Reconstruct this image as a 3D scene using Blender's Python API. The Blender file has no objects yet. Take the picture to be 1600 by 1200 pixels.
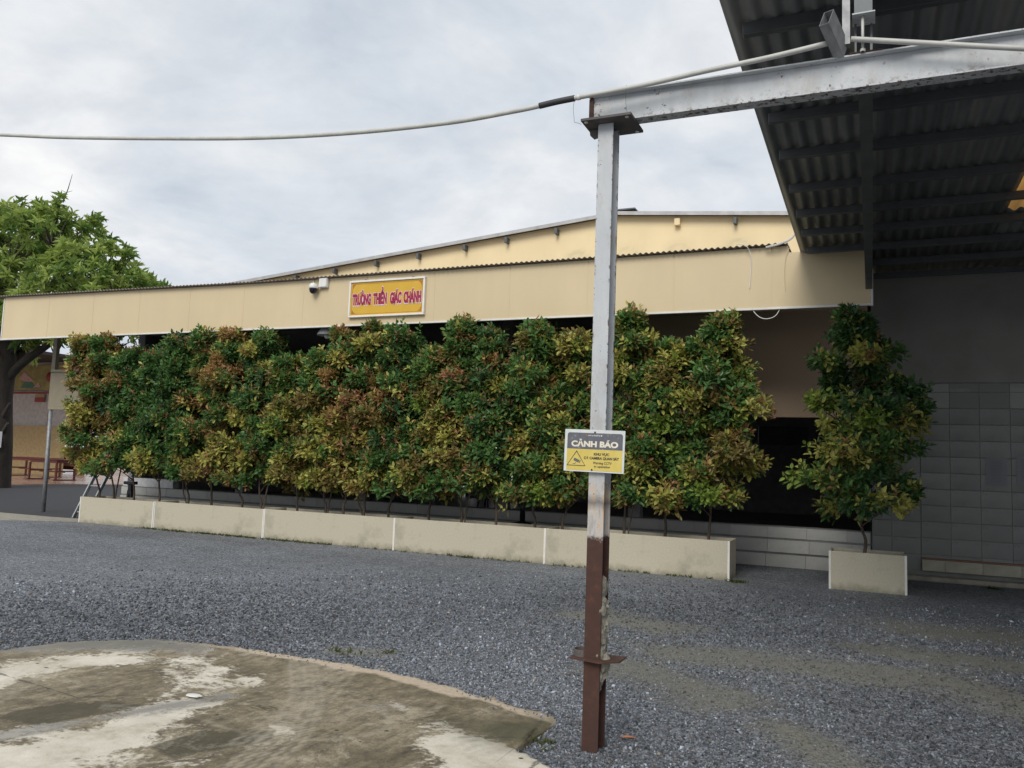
import bpy, bmesh, math, random
import numpy as np
from mathutils import Vector, Matrix, Euler

R = math.radians
PI = math.pi
scene = bpy.context.scene
COL = scene.collection
random.seed(7)

# ------------------------------------------------------------------ camera, sky, sun, exposure
def make_camera():
    psi, p, r = R(23.8), R(5.46), R(2.09)
    f = Vector((-math.sin(psi)*math.cos(p), math.cos(psi)*math.cos(p), math.sin(p)))
    rt = Vector((math.cos(psi), math.sin(psi), 0)); up = rt.cross(f)
    c, s = math.cos(r), math.sin(r)
    rt2 = c*rt + s*up; up2 = -s*rt + c*up
    cam = bpy.data.cameras.new('camera'); o = bpy.data.objects.new('camera', cam); COL.objects.link(o)
    cam.sensor_fit = 'HORIZONTAL'; cam.sensor_width = 36.0; cam.lens = 36.0*1282/1600
    cam.clip_start = 0.05; cam.clip_end = 3000
    m = Matrix((rt2, up2, -f)).transposed().to_4x4(); m.translation = Vector((0, 0, 1.55))
    o.matrix_world = m
    scene.camera = o
make_camera()

SUN_ELEV, SUN_TURN = 41, 2          # the light comes from straight behind the yard front
def make_world():
    w = bpy.data.worlds.new('World'); scene.world = w; w.use_nodes = True
    nt = w.node_tree; N = nt.nodes; L = nt.links; N.clear()
    out = N.new('ShaderNodeOutputWorld'); bg = N.new('ShaderNodeBackground')
    bg.inputs['Strength'].default_value = 0.1
    sky = N.new('ShaderNodeTexSky'); sky.sky_type = 'NISHITA'; sky.sun_disc = False
    sky.sun_elevation = R(SUN_ELEV); sky.sun_rotation = R(180+SUN_TURN)
    tc = N.new('ShaderNodeTexCoord')
    sep = N.new('ShaderNodeSeparateXYZ'); L.new(tc.outputs['Generated'], sep.inputs[0])
    mx = N.new('ShaderNodeMath'); mx.operation = 'MAXIMUM'; mx.inputs[1].default_value = 0.0; L.new(sep.outputs['Z'], mx.inputs[0])
    ad = N.new('ShaderNodeMath'); ad.operation = 'ADD'; ad.inputs[1].default_value = 0.22; L.new(mx.outputs[0], ad.inputs[0])
    dx = N.new('ShaderNodeMath'); dx.operation = 'DIVIDE'; L.new(sep.outputs['X'], dx.inputs[0]); L.new(ad.outputs[0], dx.inputs[1])
    dy = N.new('ShaderNodeMath'); dy.operation = 'DIVIDE'; L.new(sep.outputs['Y'], dy.inputs[0]); L.new(ad.outputs[0], dy.inputs[1])
    cb = N.new('ShaderNodeCombineXYZ'); L.new(dx.outputs[0], cb.inputs[0]); L.new(dy.outputs[0], cb.inputs[1])
    def noise(scale, detail, rough, dist=0.0):
        n = N.new('ShaderNodeTexNoise'); n.inputs['Scale'].default_value = scale; n.inputs['Detail'].default_value = detail
        n.inputs['Roughness'].default_value = rough; n.inputs['Distortion'].default_value = dist
        L.new(cb.outputs[0], n.inputs['Vector']); return n
    n1 = noise(1.5, 8, 0.56, 0.5); n2 = noise(5.5, 7, 0.6, 0.3)
    r1 = N.new('ShaderNodeValToRGB'); L.new(n1.outputs['Fac'], r1.inputs[0])
    r1.color_ramp.elements[0].position = 0.34; r1.color_ramp.elements[0].color = (4.3, 4.75, 5.3, 1)
    r1.color_ramp.elements[1].position = 0.66; r1.color_ramp.elements[1].color = (6.75, 6.75, 6.75, 1)
    e = r1.color_ramp.elements.new(0.5); e.color = (5.4, 5.65, 5.95, 1)
    r2 = N.new('ShaderNodeValToRGB'); L.new(n2.outputs['Fac'], r2.inputs[0])
    r2.color_ramp.elements[0].position = 0.38; r2.color_ramp.elements[0].color = (0.94, 0.945, 0.955, 1)
    r2.color_ramp.elements[1].position = 0.68; r2.color_ramp.elements[1].color = (1.06, 1.055, 1.045, 1)
    mul = N.new('ShaderNodeMix'); mul.data_type = 'RGBA'; mul.blend_type = 'MULTIPLY'; mul.inputs['Factor'].default_value = 1.0
    L.new(r1.outputs['Color'], mul.inputs['A']); L.new(r2.outputs['Color'], mul.inputs['B'])
    mixs = N.new('ShaderNodeMix'); mixs.data_type = 'RGBA'; mixs.inputs['Factor'].default_value = 0.95
    L.new(sky.outputs['Color'], mixs.inputs['A']); L.new(mul.outputs['Result'], mixs.inputs['B'])
    L.new(mixs.outputs['Result'], bg.inputs['Color']); L.new(bg.outputs[0], out.inputs[0])
make_world()

def make_sun():
    l = bpy.data.lights.new('sun', 'SUN'); l.energy = 1.5; l.angle = R(30); l.color = (1.0, 0.95, 0.87)
    o = bpy.data.objects.new('sun', l); COL.objects.link(o); o.rotation_euler = (R(90-SUN_ELEV), 0, R(SUN_TURN)); o.location = (0, 0, 30)
make_sun()
scene.view_settings.view_transform = 'Standard'; scene.view_settings.look = 'None'
scene.view_settings.exposure = 0.5; scene.view_settings.gamma = 1.0; scene.view_settings.use_curve_mapping = False

# ------------------------------------------------------------------ materials
class NT:
    def __init__(s, name):
        m = bpy.data.materials.new(name); m.use_nodes = True; s.m = m
        s.t = m.node_tree; s.N = s.t.nodes; s.L = s.t.links
        s.b = s.N['Principled BSDF']; s.tc = s.N.new('ShaderNodeTexCoord')
    def co(s, scale=(1, 1, 1), src='Object'):
        mp = s.N.new('ShaderNodeMapping'); mp.inputs['Scale'].default_value = scale
        s.L.new(s.tc.outputs[src], mp.inputs['Vector']); return mp.outputs[0]
    def noise(s, scale, detail=4, rough=.55, vec=None, dist=0):
        n = s.N.new('ShaderNodeTexNoise'); n.inputs['Scale'].default_value = scale; n.inputs['Detail'].default_value = detail
        n.inputs['Roughness'].default_value = rough; n.inputs['Distortion'].default_value = dist
        s.L.new(vec if vec else s.co(), n.inputs['Vector']); return n.outputs['Fac']
    def voro(s, scale, vec=None, out='Color', feat='F1'):
        n = s.N.new('ShaderNodeTexVoronoi'); n.feature = feat; n.inputs['Scale'].default_value = scale
        s.L.new(vec if vec else s.co(), n.inputs['Vector']); return n.outputs[out]
    def ramp(s, fac, stops):
        r = s.N.new('ShaderNodeValToRGB'); s.L.new(fac, r.inputs[0]); els = r.color_ramp.elements
        els[0].position, els[1].position = stops[0][0], stops[-1][0]
        els[0].color = s.c4(stops[0][1]); els[1].color = s.c4(stops[-1][1])
        for p, c in stops[1:-1]:
            e = els.new(p); e.color = s.c4(c)
        return r.outputs['Color']
    def c4(s, c):
        return (c, c, c, 1) if isinstance(c, (int, float)) else (c[0], c[1], c[2], 1)
    def mix(s, fac, a, b, mode='MIX'):
        n = s.N.new('ShaderNodeMix'); n.data_type = 'RGBA'; n.blend_type = mode
        for k, v in (('Factor', fac), ('A', a), ('B', b)):
            if isinstance(v, bpy.types.NodeSocket): s.L.new(v, n.inputs[k])
            elif k == 'Factor': n.inputs[k].default_value = v
            else: n.inputs[k].default_value = s.c4(v)
        return n.outputs['Result']
    def math(s, op, a, b=0.0, c=None):
        n = s.N.new('ShaderNodeMath'); n.operation = op
        for i, v in enumerate((a, b) if c is None else (a, b, c)):
            if isinstance(v, bpy.types.NodeSocket): s.L.new(v, n.inputs[i])
            else: n.inputs[i].default_value = v
        return n.outputs[0]
    def mrange(s, v, a, b, lo=0.0, hi=1.0):
        n = s.N.new('ShaderNodeMapRange'); n.inputs[1].default_value = a; n.inputs[2].default_value = b
        n.inputs[3].default_value = lo; n.inputs[4].default_value = hi; s.L.new(v, n.inputs[0]); return n.outputs[0]
    def xyz(s, k, src='Object'):
        n = s.N.new('ShaderNodeSeparateXYZ'); s.L.new(s.tc.outputs[src], n.inputs[0]); return n.outputs[k]
    def attr(s, name, out='Fac'):
        n = s.N.new('ShaderNodeAttribute'); n.attribute_name = name; return n.outputs[out]
    def objrand(s):
        n = s.N.new('ShaderNodeObjectInfo'); return n.outputs['Random']
    def set(s, color=None, rough=None, metal=None, bump=None, bd=.01, bs=.5, spec=None):
        if color is not None:
            if isinstance(color, bpy.types.NodeSocket): s.L.new(color, s.b.inputs['Base Color'])
            else: s.b.inputs['Base Color'].default_value = s.c4(color)
        if rough is not None:
            if isinstance(rough, bpy.types.NodeSocket): s.L.new(rough, s.b.inputs['Roughness'])
            else: s.b.inputs['Roughness'].default_value = rough
        if metal is not None: s.b.inputs['Metallic'].default_value = metal
        if spec is not None: s.b.inputs['Specular IOR Level'].default_value = spec
        if bump is not None:
            n = s.N.new('ShaderNodeBump'); n.inputs['Strength'].default_value = bs; n.inputs['Distance'].default_value = bd
            s.L.new(bump, n.inputs['Height']); s.L.new(n.outputs[0], s.b.inputs['Normal'])
        return s.m

def plain(name, c, rough=.6, metal=0.0, var=.18, scale=6.0):
    n = NT(name); f = n.noise(scale, 5, .6)
    col = n.ramp(f, [(.3, tuple(v*(1-var) for v in c)), (.7, tuple(min(1, v*(1+var)) for v in c))])
    return n.set(col, rough, metal)

M = {}
# gravel ground sheet: stones by voronoi, mud film by attribute
def gravel_colour(n, vec=None):
    v = n.voro(60, vec); g = n.N.new('ShaderNodeSeparateColor'); n.L.new(v, g.inputs[0])
    base = n.ramp(g.outputs[0], [(0, (.05, .055, .065)), (.35, (.115, .125, .143)), (.7, (.19, .203, .225)), (.93, (.29, .31, .34)), (1, (.42, .43, .45))])
    big = n.noise(.5, 6, .65, n.co((.6, 1, 1)))
    return n.mix(.75, base, n.ramp(big, [(.32, .6), (.68, 1.32)]), 'MULTIPLY')
n = NT('gravel_ground'); base = gravel_colour(n)
mudn = n.noise(7, 6, .65)
mudf = n.math('MULTIPLY', n.attr('mud'), n.ramp(mudn, [(.3, .45), (.6, 1.0)]))
mudc = n.ramp(n.noise(30, 4, .7), [(.3, (.15, .147, .122)), (.7, (.23, .224, .185))])
d = n.voro(60, None, 'Distance')
M['ground'] = n.set(n.mix(mudf, base, mudc), n.mrange(n.noise(2, 3), .3, .7, .6, .85), bump=d, bd=.012, bs=.85)
n = NT('gravel_stones'); a = n.attr('tone', 'Color')
M['stones'] = n.set(n.mix(.35, a, n.ramp(n.noise(120, 3, .6), [(.3, .6), (.7, 1.35)]), 'MULTIPLY'), .62)

# weathered concrete slab
n = NT('weathered_concrete')
wob = n.noise(3.2, 8, .68, dist=.6); fine = n.noise(26, 6, .7)
film = n.ramp(n.noise(1.7, 9, .68, n.co((1, .9, 1)), .8), [(.3, (.095, .08, .052)), (.46, (.16, .135, .092)), (.56, (.21, .18, .13)), (.72, (.33, .29, .225))])
streak = n.noise(9, 6, .7, n.co((1.6, 1.1, 1)))
drag = n.noise(5, 7, .7, n.co((3.2, .8, 1)), .4)
film = n.mix(.8, film, n.ramp(streak, [(.3, .45), (.7, 1.5)]), 'MULTIPLY')
film = n.mix(.7, film, n.ramp(drag, [(.32, .55), (.68, 1.4)]), 'MULTIPLY')
film = n.mix(.6, film, n.ramp(fine, [(.3, .6), (.7, 1.4)]), 'MULTIPLY')
silt = n.math('MULTIPLY', n.ramp(n.noise(2.4, 9, .72, n.co((1, .9, 1)), .5), [(.56, 0.0), (.63, .75)]), n.ramp(fine, [(.35, .4), (.6, 1.0)]))
film = n.mix(silt, film, (.40, .36, .29))
film = n.mix(1.0, film, (1.06, 1.03, .95), 'MULTIPLY')
grit = n.ramp(n.noise(70, 4, .75), [(.3, .55), (.5, 1.0), (.7, 1.4)])
film = n.mix(.6, film, grit, 'MULTIPLY')
pale = n.ramp(n.noise(4, 9, .72), [(.28, (.36, .32, .25)), (.45, (.56, .515, .425)), (.7, (.72, .68, .58))])
def edge(attr, amt, soft=.1):
    v = n.math('ADD', n.attr(attr), n.math('MULTIPLY', n.math('SUBTRACT', wob, .5), amt))
    v = n.math('ADD', v, n.math('MULTIPLY', n.math('SUBTRACT', fine, .5), amt*.45))
    return n.mrange(v, .5-soft, .5+soft)
c = n.mix(edge('pale', 2.0, .10), film, pale)
c = n.mix(n.math('MULTIPLY', edge('dark', 1.9, .05), .8), c, (.052, .045, .022))
c = n.mix(n.math('MULTIPLY', edge('wet', 1.5, .13), .8), c, (.28, .275, .265))  # damp patches; their whitish wet sheen is put into this colour
c = n.mix(n.math('MULTIPLY', n.attr('tracks'), n.ramp(streak, [(.35, .3), (.65, .95)])), c, (.38, .335, .26))
c = n.mix(edge('rim', .9, .2), c, n.ramp(fine, [(.3, (.40, .32, .23)), (.7, (.56, .47, .36))]))
c = n.mix(n.math('MULTIPLY', edge('moss', .8, .25), .7), c, (.06, .062, .03))
spots = n.ramp(n.voro(6.5, n.co((.9, 1.0, 1)), 'Distance'), [(.06, 1.0), (.10, 0.0)])
spots = n.math('MULTIPLY', spots, n.ramp(n.noise(1.6, 2), [(.38, 0.0), (.5, .95)]))
c = n.mix(spots, c, (.035, .03, .02))
cr = n.voro(.9, n.co((1, .7, 1)), 'Distance', 'DISTANCE_TO_EDGE')
crk = n.math('ADD', cr, n.math('MULTIPLY', n.math('SUBTRACT', n.noise(8, 5, .7), .5), .05))
crk = n.math('MULTIPLY', n.ramp(n.math('ABSOLUTE', crk), [(.0, 1.0), (.008, 0.0)]), n.ramp(n.noise(.9, 2), [(.5, 0.0), (.58, .8)]))
c = n.mix(crk, c, (.05, .045, .035))
rg = n.mrange(edge('wet', 1.5, .13), 0, 1, .78, .16)
hgt = n.math('ADD', n.math('MULTIPLY', n.math('ADD', fine, n.noise(80, 4, .7)), n.math('SUBTRACT', 1, edge('wet', 1.5, .13))), n.math('MULTIPLY', crk, -2))
M['slab'] = n.set(c, rg, bump=hgt, bd=.006, bs=.5)

M['path'] = plain('pale_path', (.30, .28, .235), .85, var=.25)
n = NT('cream_paint'); st = n.noise(.8, 5, .6, n.co((.8, 1, .5)))
M['cream'] = n.set(n.mix(.7, (.65, .53, .335), n.mix(.22, n.ramp(st, [(.3, .9), (.7, 1.06)]), n.ramp(n.noise(3.2, 6, .7, n.co((1.6, 1, .12))), [(.3, .9), (.7, 1.06)]), 'MULTIPLY'), 'MULTIPLY'), .55, bump=n.noise(1.3, 2), bd=.02, bs=.12)
n = NT('gable_paint'); st = n.noise(.8, 6, .62, n.co((1, 1, .5))); w2 = n.noise(2.6, 7, .7)
c = n.mix(.8, (.86, .70, .43), n.ramp(st, [(.3, .88), (.7, 1.08)]), 'MULTIPLY')
c = n.mix(n.math('MULTIPLY', n.attr('stain'), n.ramp(w2, [(.3, .25), (.6, 1.0)])), c, (.62, .53, .33))
M['gable'] = n.set(c, .75, bump=w2, bd=.01, bs=.15)
M['white_trim'] = plain('white_trim', (.72, .70, .65), .5, var=.1)
n = NT('awning_sheet'); M['awning_sheet'] = n.set(n.ramp(n.noise(3, 5, .6), [(.3, (.16, .125, .10)), (.7, (.27, .23, .19))]), .65)
M['verge'] = plain('verge_metal', (.42, .42, .42), .5, .2)
n = NT('shed_sheet'); f = n.noise(2.2, 6, .65, n.co((1, .25, 1)))
M['shed_sheet'] = n.set(n.ramp(f, [(.3, (.115, .125, .132)), (.5, (.18, .187, .187)), (.75, (.27, .265, .235))]), .55, .25)
M['dark_steel'] = plain('dark_steel', (.11, .12, .128), .5, .3)
n = NT('skylight_sheet'); n.b.inputs['Transmission Weight'].default_value = .0
tr = n.N.new('ShaderNodeBsdfTranslucent'); tr.inputs['Color'].default_value = (.75, .55, .30, 1)
ms = n.N.new('ShaderNodeMixShader'); ms.inputs[0].default_value = .75; n.set((.55, .42, .26), .5)
o_ = n.N['Material Output']; n.L.new(n.b.outputs[0], ms.inputs[1]); n.L.new(tr.outputs[0], ms.inputs[2]); n.L.new(ms.outputs[0], o_.inputs[0])
M['skylight'] = n.m
M['soffit'] = plain('soffit', (.16, .14, .12), .8)

# galvanised / painted steel with rust
def painted(name, low=False):
    n = NT(name); z = n.xyz('Z'); k1 = n.noise(22, 6, .7); k2 = n.noise(60, 5, .7); k3 = n.noise(3.0, 5, .6, n.co((3, 3, .7)))
    paint = n.ramp(k3, [(.3, (.45, .475, .50)), (.7, (.56, .58, .60))])
    paint = n.mix(n.ramp(n.noise(6, 7, .72, n.co((1, 1, .5))), [(.5, 0.0), (.68, .55)]), paint, (.33, .30, .25))
    rust = n.ramp(k1, [(.3, (.045, .018, .012)), (.55, (.085, .033, .02)), (.75, (.17, .068, .032))])
    fleck = n.ramp(n.math('ADD', n.math('MULTIPLY', k1, .6), n.math('MULTIPLY', k2, .4)), [(.60, 0.0), (.625, .9)])
    fleck = n.math('MULTIPLY', fleck, n.ramp(n.noise(2.4, 3), [(.38, 0.05), (.55, 1.0)]))
    edgef = n.ramp(n.attr('edge'), [(.5, 0.0), (1, 1.0)])
    chip = n.math('MULTIPLY', edgef, n.ramp(n.noise(34, 4, .7), [(.54, 0.0), (.6, 1.0)]))
    c = n.mix(fleck, paint, n.mix(.5, rust, (.03, .018, .015)))
    c = n.mix(chip, c, rust)
    r = n.mrange(fleck, 0, 1, .5, .85)
    if low:
        bare = n.mrange(n.math('ADD', z, n.math('MULTIPLY', n.math('SUBTRACT', k1, .5), .10)), 1.50, 1.42)   # scorched, chalky stretch
        cc = n.ramp(n.noise(7, 5, .65, n.co((2.5, 2.5, .6))), [(.3, (.30, .27, .25)), (.5, (.50, .48, .46)), (.62, (.58, .42, .25)), (.75, (.35, .17, .07))])
        cc = n.mix(n.ramp(k2, [(.62, 0.0), (.66, .9)]), cc, rust)
        soot = n.ramp(n.math('ABSOLUTE', n.math('SUBTRACT', n.math('ADD', z, n.math('MULTIPLY', n.math('SUBTRACT', k3, .5), .08)), 1.34)), [(.0, .75), (.05, 0.0)])
        cc = n.mix(soot, cc, (.09, .085, .09))
        c = n.mix(bare, c, cc)
        low_ = n.mrange(n.math('ADD', z, n.math('MULTIPLY', n.math('SUBTRACT', k1, .5), .12)), 1.165, 1.14)
        lowc = n.mix(n.ramp(n.noise(9, 6, .7, n.co((1, 1, .35))), [(.3, .35), (.7, .95)]), rust, (.055, .027, .022))
        c = n.mix(low_, c, lowc); r = n.math('MAXIMUM', r, n.math('MULTIPLY', low_, .8))
    return n.set(c, r, bump=n.math('ADD', k1, k2), bd=.003, bs=.35)
M['post_steel'] = painted('post_steel', True)
M['beam_steel'] = painted('beam_steel')
n = NT('rusty_steel'); k = n.noise(18, 6, .7)
M['rust'] = n.set(n.ramp(k, [(.3, (.04, .02, .016)), (.6, (.085, .04, .027)), (.75, (.19, .09, .05))]), .8, bump=k, bd=.004)
n = NT('plate_steel'); k = n.noise(18, 6, .7)
M['plate'] = n.set(n.ramp(k, [(.35, (.075, .07, .07)), (.62, (.12, .105, .10)), (.75, (.14, .06, .03))]), .7, bump=k, bd=.003)
M['galv'] = plain('galvanised', (.27, .28, .29), .5, .35, .3, 14)
M['mortar'] = (lambda n: n.set(n.ramp(n.noise(30, 6, .7), [(.3, (.15, .14, .115)), (.7, (.36, .34, .285))]), .9, bump=n.noise(60, 5, .7), bd=.01))(NT('mortar'))
M['conduit'] = plain('conduit_plastic', (.52, .52, .49), .5, var=.12, scale=9)
M['black_tape'] = plain('black_tape', (.035, .035, .042), .55)
M['white_plastic'] = plain('white_plastic', (.72, .72, .69), .4, var=.06)
M['black_plastic'] = plain('black_plastic', (.015, .016, .02), .3)
M['black_gloss'] = plain('black_gloss', (.012, .013, .022), .08)
M['lamp_metal'] = plain('lamp_enamel', (.7, .71, .73), .35)
n = NT('bulb_glass'); M['bulb'] = n.set((.55, .55, .55), .25)
# planter fibre cement
n = NT('planter_panel'); k = n.noise(2.1, 7, .66); z = n.xyz('Z'); f2 = n.noise(45, 5, .7)
c = n.ramp(f2, [(.3, (.44, .40, .305)), (.7, (.54, .497, .39))])
blot = n.math('MULTIPLY', n.ramp(k, [(.53, 0.0), (.68, .75)]), 1.0)
c = n.mix(n.math('MULTIPLY', blot, .6), c, (.235, .225, .175))
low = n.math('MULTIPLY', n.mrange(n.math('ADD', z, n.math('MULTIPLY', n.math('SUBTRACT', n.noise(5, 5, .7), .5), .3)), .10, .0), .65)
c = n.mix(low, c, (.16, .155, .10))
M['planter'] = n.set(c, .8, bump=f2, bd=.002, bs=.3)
M['soil'] = plain('soil', (.07, .048, .033), .95, var=.4, scale=20)
# tiles
def tile_mat(name, c, grime):
    n = NT(name); r = n.objrand(); k = n.noise(2.2, 7, .66, n.co((1, 1, 1), 'Object'))
    col = n.mix(1.0, c, n.ramp(r, [(0, .88), (1, 1.1)]), 'MULTIPLY')
    col = n.mix(n.ramp(k, [(.45, 0.0), (.75, grime)]), col, tuple(v*.55 for v in c))
    return n.set(col, n.mrange(k, .3, .7, .18, .5))
M['tile'] = tile_mat('grey_tile', (.205, .21, .203), .4)
n = NT('limescale_tile'); k = n.noise(3.0, 7, .6, n.co((1, 1, 1.6))); k2 = n.noise(1.1, 3, .5, n.co((1, 1, 1), 'Generated'))
M['lime_tile'] = n.set(n.mix(n.ramp(n.math('ADD', n.math('MULTIPLY', k, .6), n.math('MULTIPLY', n.objrand(), .4)), [(.48, 0.0), (.62, .8)]), (.215, .218, .21), (.36, .36, .35)), .5)
M['plinth_tile'] = tile_mat('plinth_tile', (.46, .455, .43), .5)
M['grout'] = plain('grout', (.23, .232, .225), .9)
n = NT('dark_plaster'); k = n.noise(1.4, 7, .65)
M['dark_plaster'] = n.set(n.ramp(k, [(.3, (.235, .24, .215)), (.7, (.30, .302, .275))]), .85)
M['white_wall'] = plain('white_wall', (.62, .62, .63), .7)
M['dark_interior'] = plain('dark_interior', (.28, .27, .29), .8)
M['interior_floor'] = plain('interior_floor', (.32, .31, .30), .4)
n = NT('blind_fabric'); z = n.noise(160, 2, .5, n.co((.2, .2, 1)))
M['blind'] = n.set(n.mix(.4, (.46, .34, .24), n.ramp(z, [(.3, .8), (.7, 1.15)]), 'MULTIPLY'), .8)
M['cream_blind'] = plain('cream_blind', (.24, .21, .15), .8, var=.08)
M['paper'] = plain('paper', (.5, .5, .53), .7, var=.05)
M['ink'] = plain('ink', (.06, .06, .09), .7)
# signs
n = NT('sign_yellow'); k = n.noise(3.5, 5, .6, n.co((1.5, 1, .5)))
M['sign_yellow'] = n.set(n.ramp(k, [(.3, (.60, .36, .03)), (.7, (.66, .41, .04))]), .35)
M['sign_orange'] = plain('sign_orange', (.40, .17, .03), .5)
M['sign_red'] = plain('sign_red', (.30, .006, .05), .45)
M['sign_pink'] = plain('sign_pink', (.78, .55, .62), .45)
M['frame_white'] = plain('frame_white', (.78, .76, .72), .35, var=.06)
n = NT('worn_print_white'); M['w_white'] = n.set(n.ramp(n.noise(14, 5, .6), [(.3, (.60, .63, .62)), (.7, (.74, .76, .75))]), .5)
n = NT('worn_print_dark'); k = n.noise(30, 6, .75)
M['w_dark'] = n.set(n.ramp(k, [(.3, (.095, .10, .125)), (.62, (.14, .145, .165)), (.70, (.6, .6, .6))]), .5)
n = NT('worn_print_yellow'); k = n.noise(10, 6, .7, n.co((1, 1, .35)))
M['w_yellow'] = n.set(n.ramp(k, [(.3, (.60, .47, .09)), (.65, (.70, .56, .15)), (.75, (.74, .68, .36))]), .5)
M['w_ink'] = plain('worn_print_ink', (.045, .045, .045), .5)
M['w_cream'] = plain('worn_print_cream', (.80, .74, .62), .5)
# far courtyard
M['far_yellow'] = plain('far_yellow', (.46, .335, .165), .75)
M['far_white'] = plain('far_white', (.50, .46, .43), .75)
M['far_roof'] = plain('far_roof', (.05, .04, .04), .8)
M['banner_yellow'] = plain('banner_yellow', (.30, .245, .075), .6, var=.3, scale=2)
M['banner_red'] = plain('banner_red', (.30, .03, .025), .6)
M['banner_green'] = plain('banner_green', (.07, .17, .11), .6)
M['banner_pink'] = plain('banner_pink', (.5, .30, .26), .6)
n = NT('red_floor'); M['red_floor'] = n.set(n.ramp(n.noise(1.2, 5, .6), [(.3, (.30, .17, .12)), (.7, (.44, .29, .22))]), n.mrange(n.noise(.7, 4), .3, .7, .12, .4))
M['red_wood'] = plain('red_wood', (.12, .022, .014), .4)
M['brown_wood'] = plain('brown_wood', (.22, .10, .06), .5)
M['alu'] = plain('aluminium', (.62, .63, .64), .3, .8)
n = NT('bark'); k = n.noise(14, 6, .7, n.co((1, 1, .3)))
M['bark'] = n.set(n.ramp(k, [(.3, (.045, .032, .022)), (.7, (.13, .10, .075))]), .9, bump=k, bd=.02)
n = NT('big_bark'); k = n.noise(5, 6, .7, n.co((1, 1, .3)))
M['big_bark'] = n.set(n.ramp(k, [(.3, (.02, .016, .013)), (.7, (.06, .048, .04))]), .95, bump=k, bd=.05)
def leaf_mat(name, trans, rough):
    n = NT(name); a = n.attr('tint', 'Color'); n.set(n.mix(.3, a, n.ramp(n.noise(9, 2), [(.3, .75), (.7, 1.25)]), 'MULTIPLY'), rough, spec=.4)
    tr = n.N.new('ShaderNodeBsdfTranslucent'); n.L.new(a, tr.inputs['Color'])
    ms = n.N.new('ShaderNodeMixShader'); ms.inputs[0].default_value = trans
    n.L.new(n.b.outputs[0], ms.inputs[1]); n.L.new(tr.outputs[0], ms.inputs[2]); n.L.new(ms.outputs[0], n.N['Material Output'].inputs[0])
    return n.m
M['leaf'] = leaf_mat('shrub_leaf', .32, .4)
M['big_leaf'] = leaf_mat('tree_leaf', .42, .45)
M['dry_leaf'] = plain('dry_leaf', (.36, .15, .075), .7)
M['window_blue'] = plain('far_window', (.25, .36, .52), .3)

# ------------------------------------------------------------------ mesh building helpers
ORIGIN = {}
def tag(o, label=None, cat=None, group=None, kind=None):
    if label: o['label'] = label
    if cat: o['category'] = cat
    if group: o['group'] = group
    if kind: o['kind'] = kind
    return o
def thing(name, loc, label, cat, group=None):
    o = bpy.data.objects.new(name, None); o.empty_display_size = .2; COL.objects.link(o); o.location = loc
    ORIGIN[o.name] = Vector(loc); return tag(o, label, cat, group)
def link(name, me, mat=None, parent=None, loc=None):
    """me holds world coordinates; the object's origin is its parent's (or loc)."""
    o = bpy.data.objects.new(name, me); COL.objects.link(o)
    if parent is not None:
        org = ORIGIN[parent.name]; o.parent = parent
    else:
        org = Vector(loc) if loc else Vector((0, 0, 0)); o.location = org
    ORIGIN[o.name] = org
    if org.length > 0: me.transform(Matrix.Translation(-org))
    if mat is not None and len(me.materials) == 0: me.materials.append(mat)
    return o
def share(name, me, parent, at):
    """a repeated piece: me is centred on its own origin and shared"""
    o = bpy.data.objects.new(name, me); COL.objects.link(o); o.parent = parent
    o.location = Vector(at)-ORIGIN[parent.name]; ORIGIN[o.name] = Vector(at); return o

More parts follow.
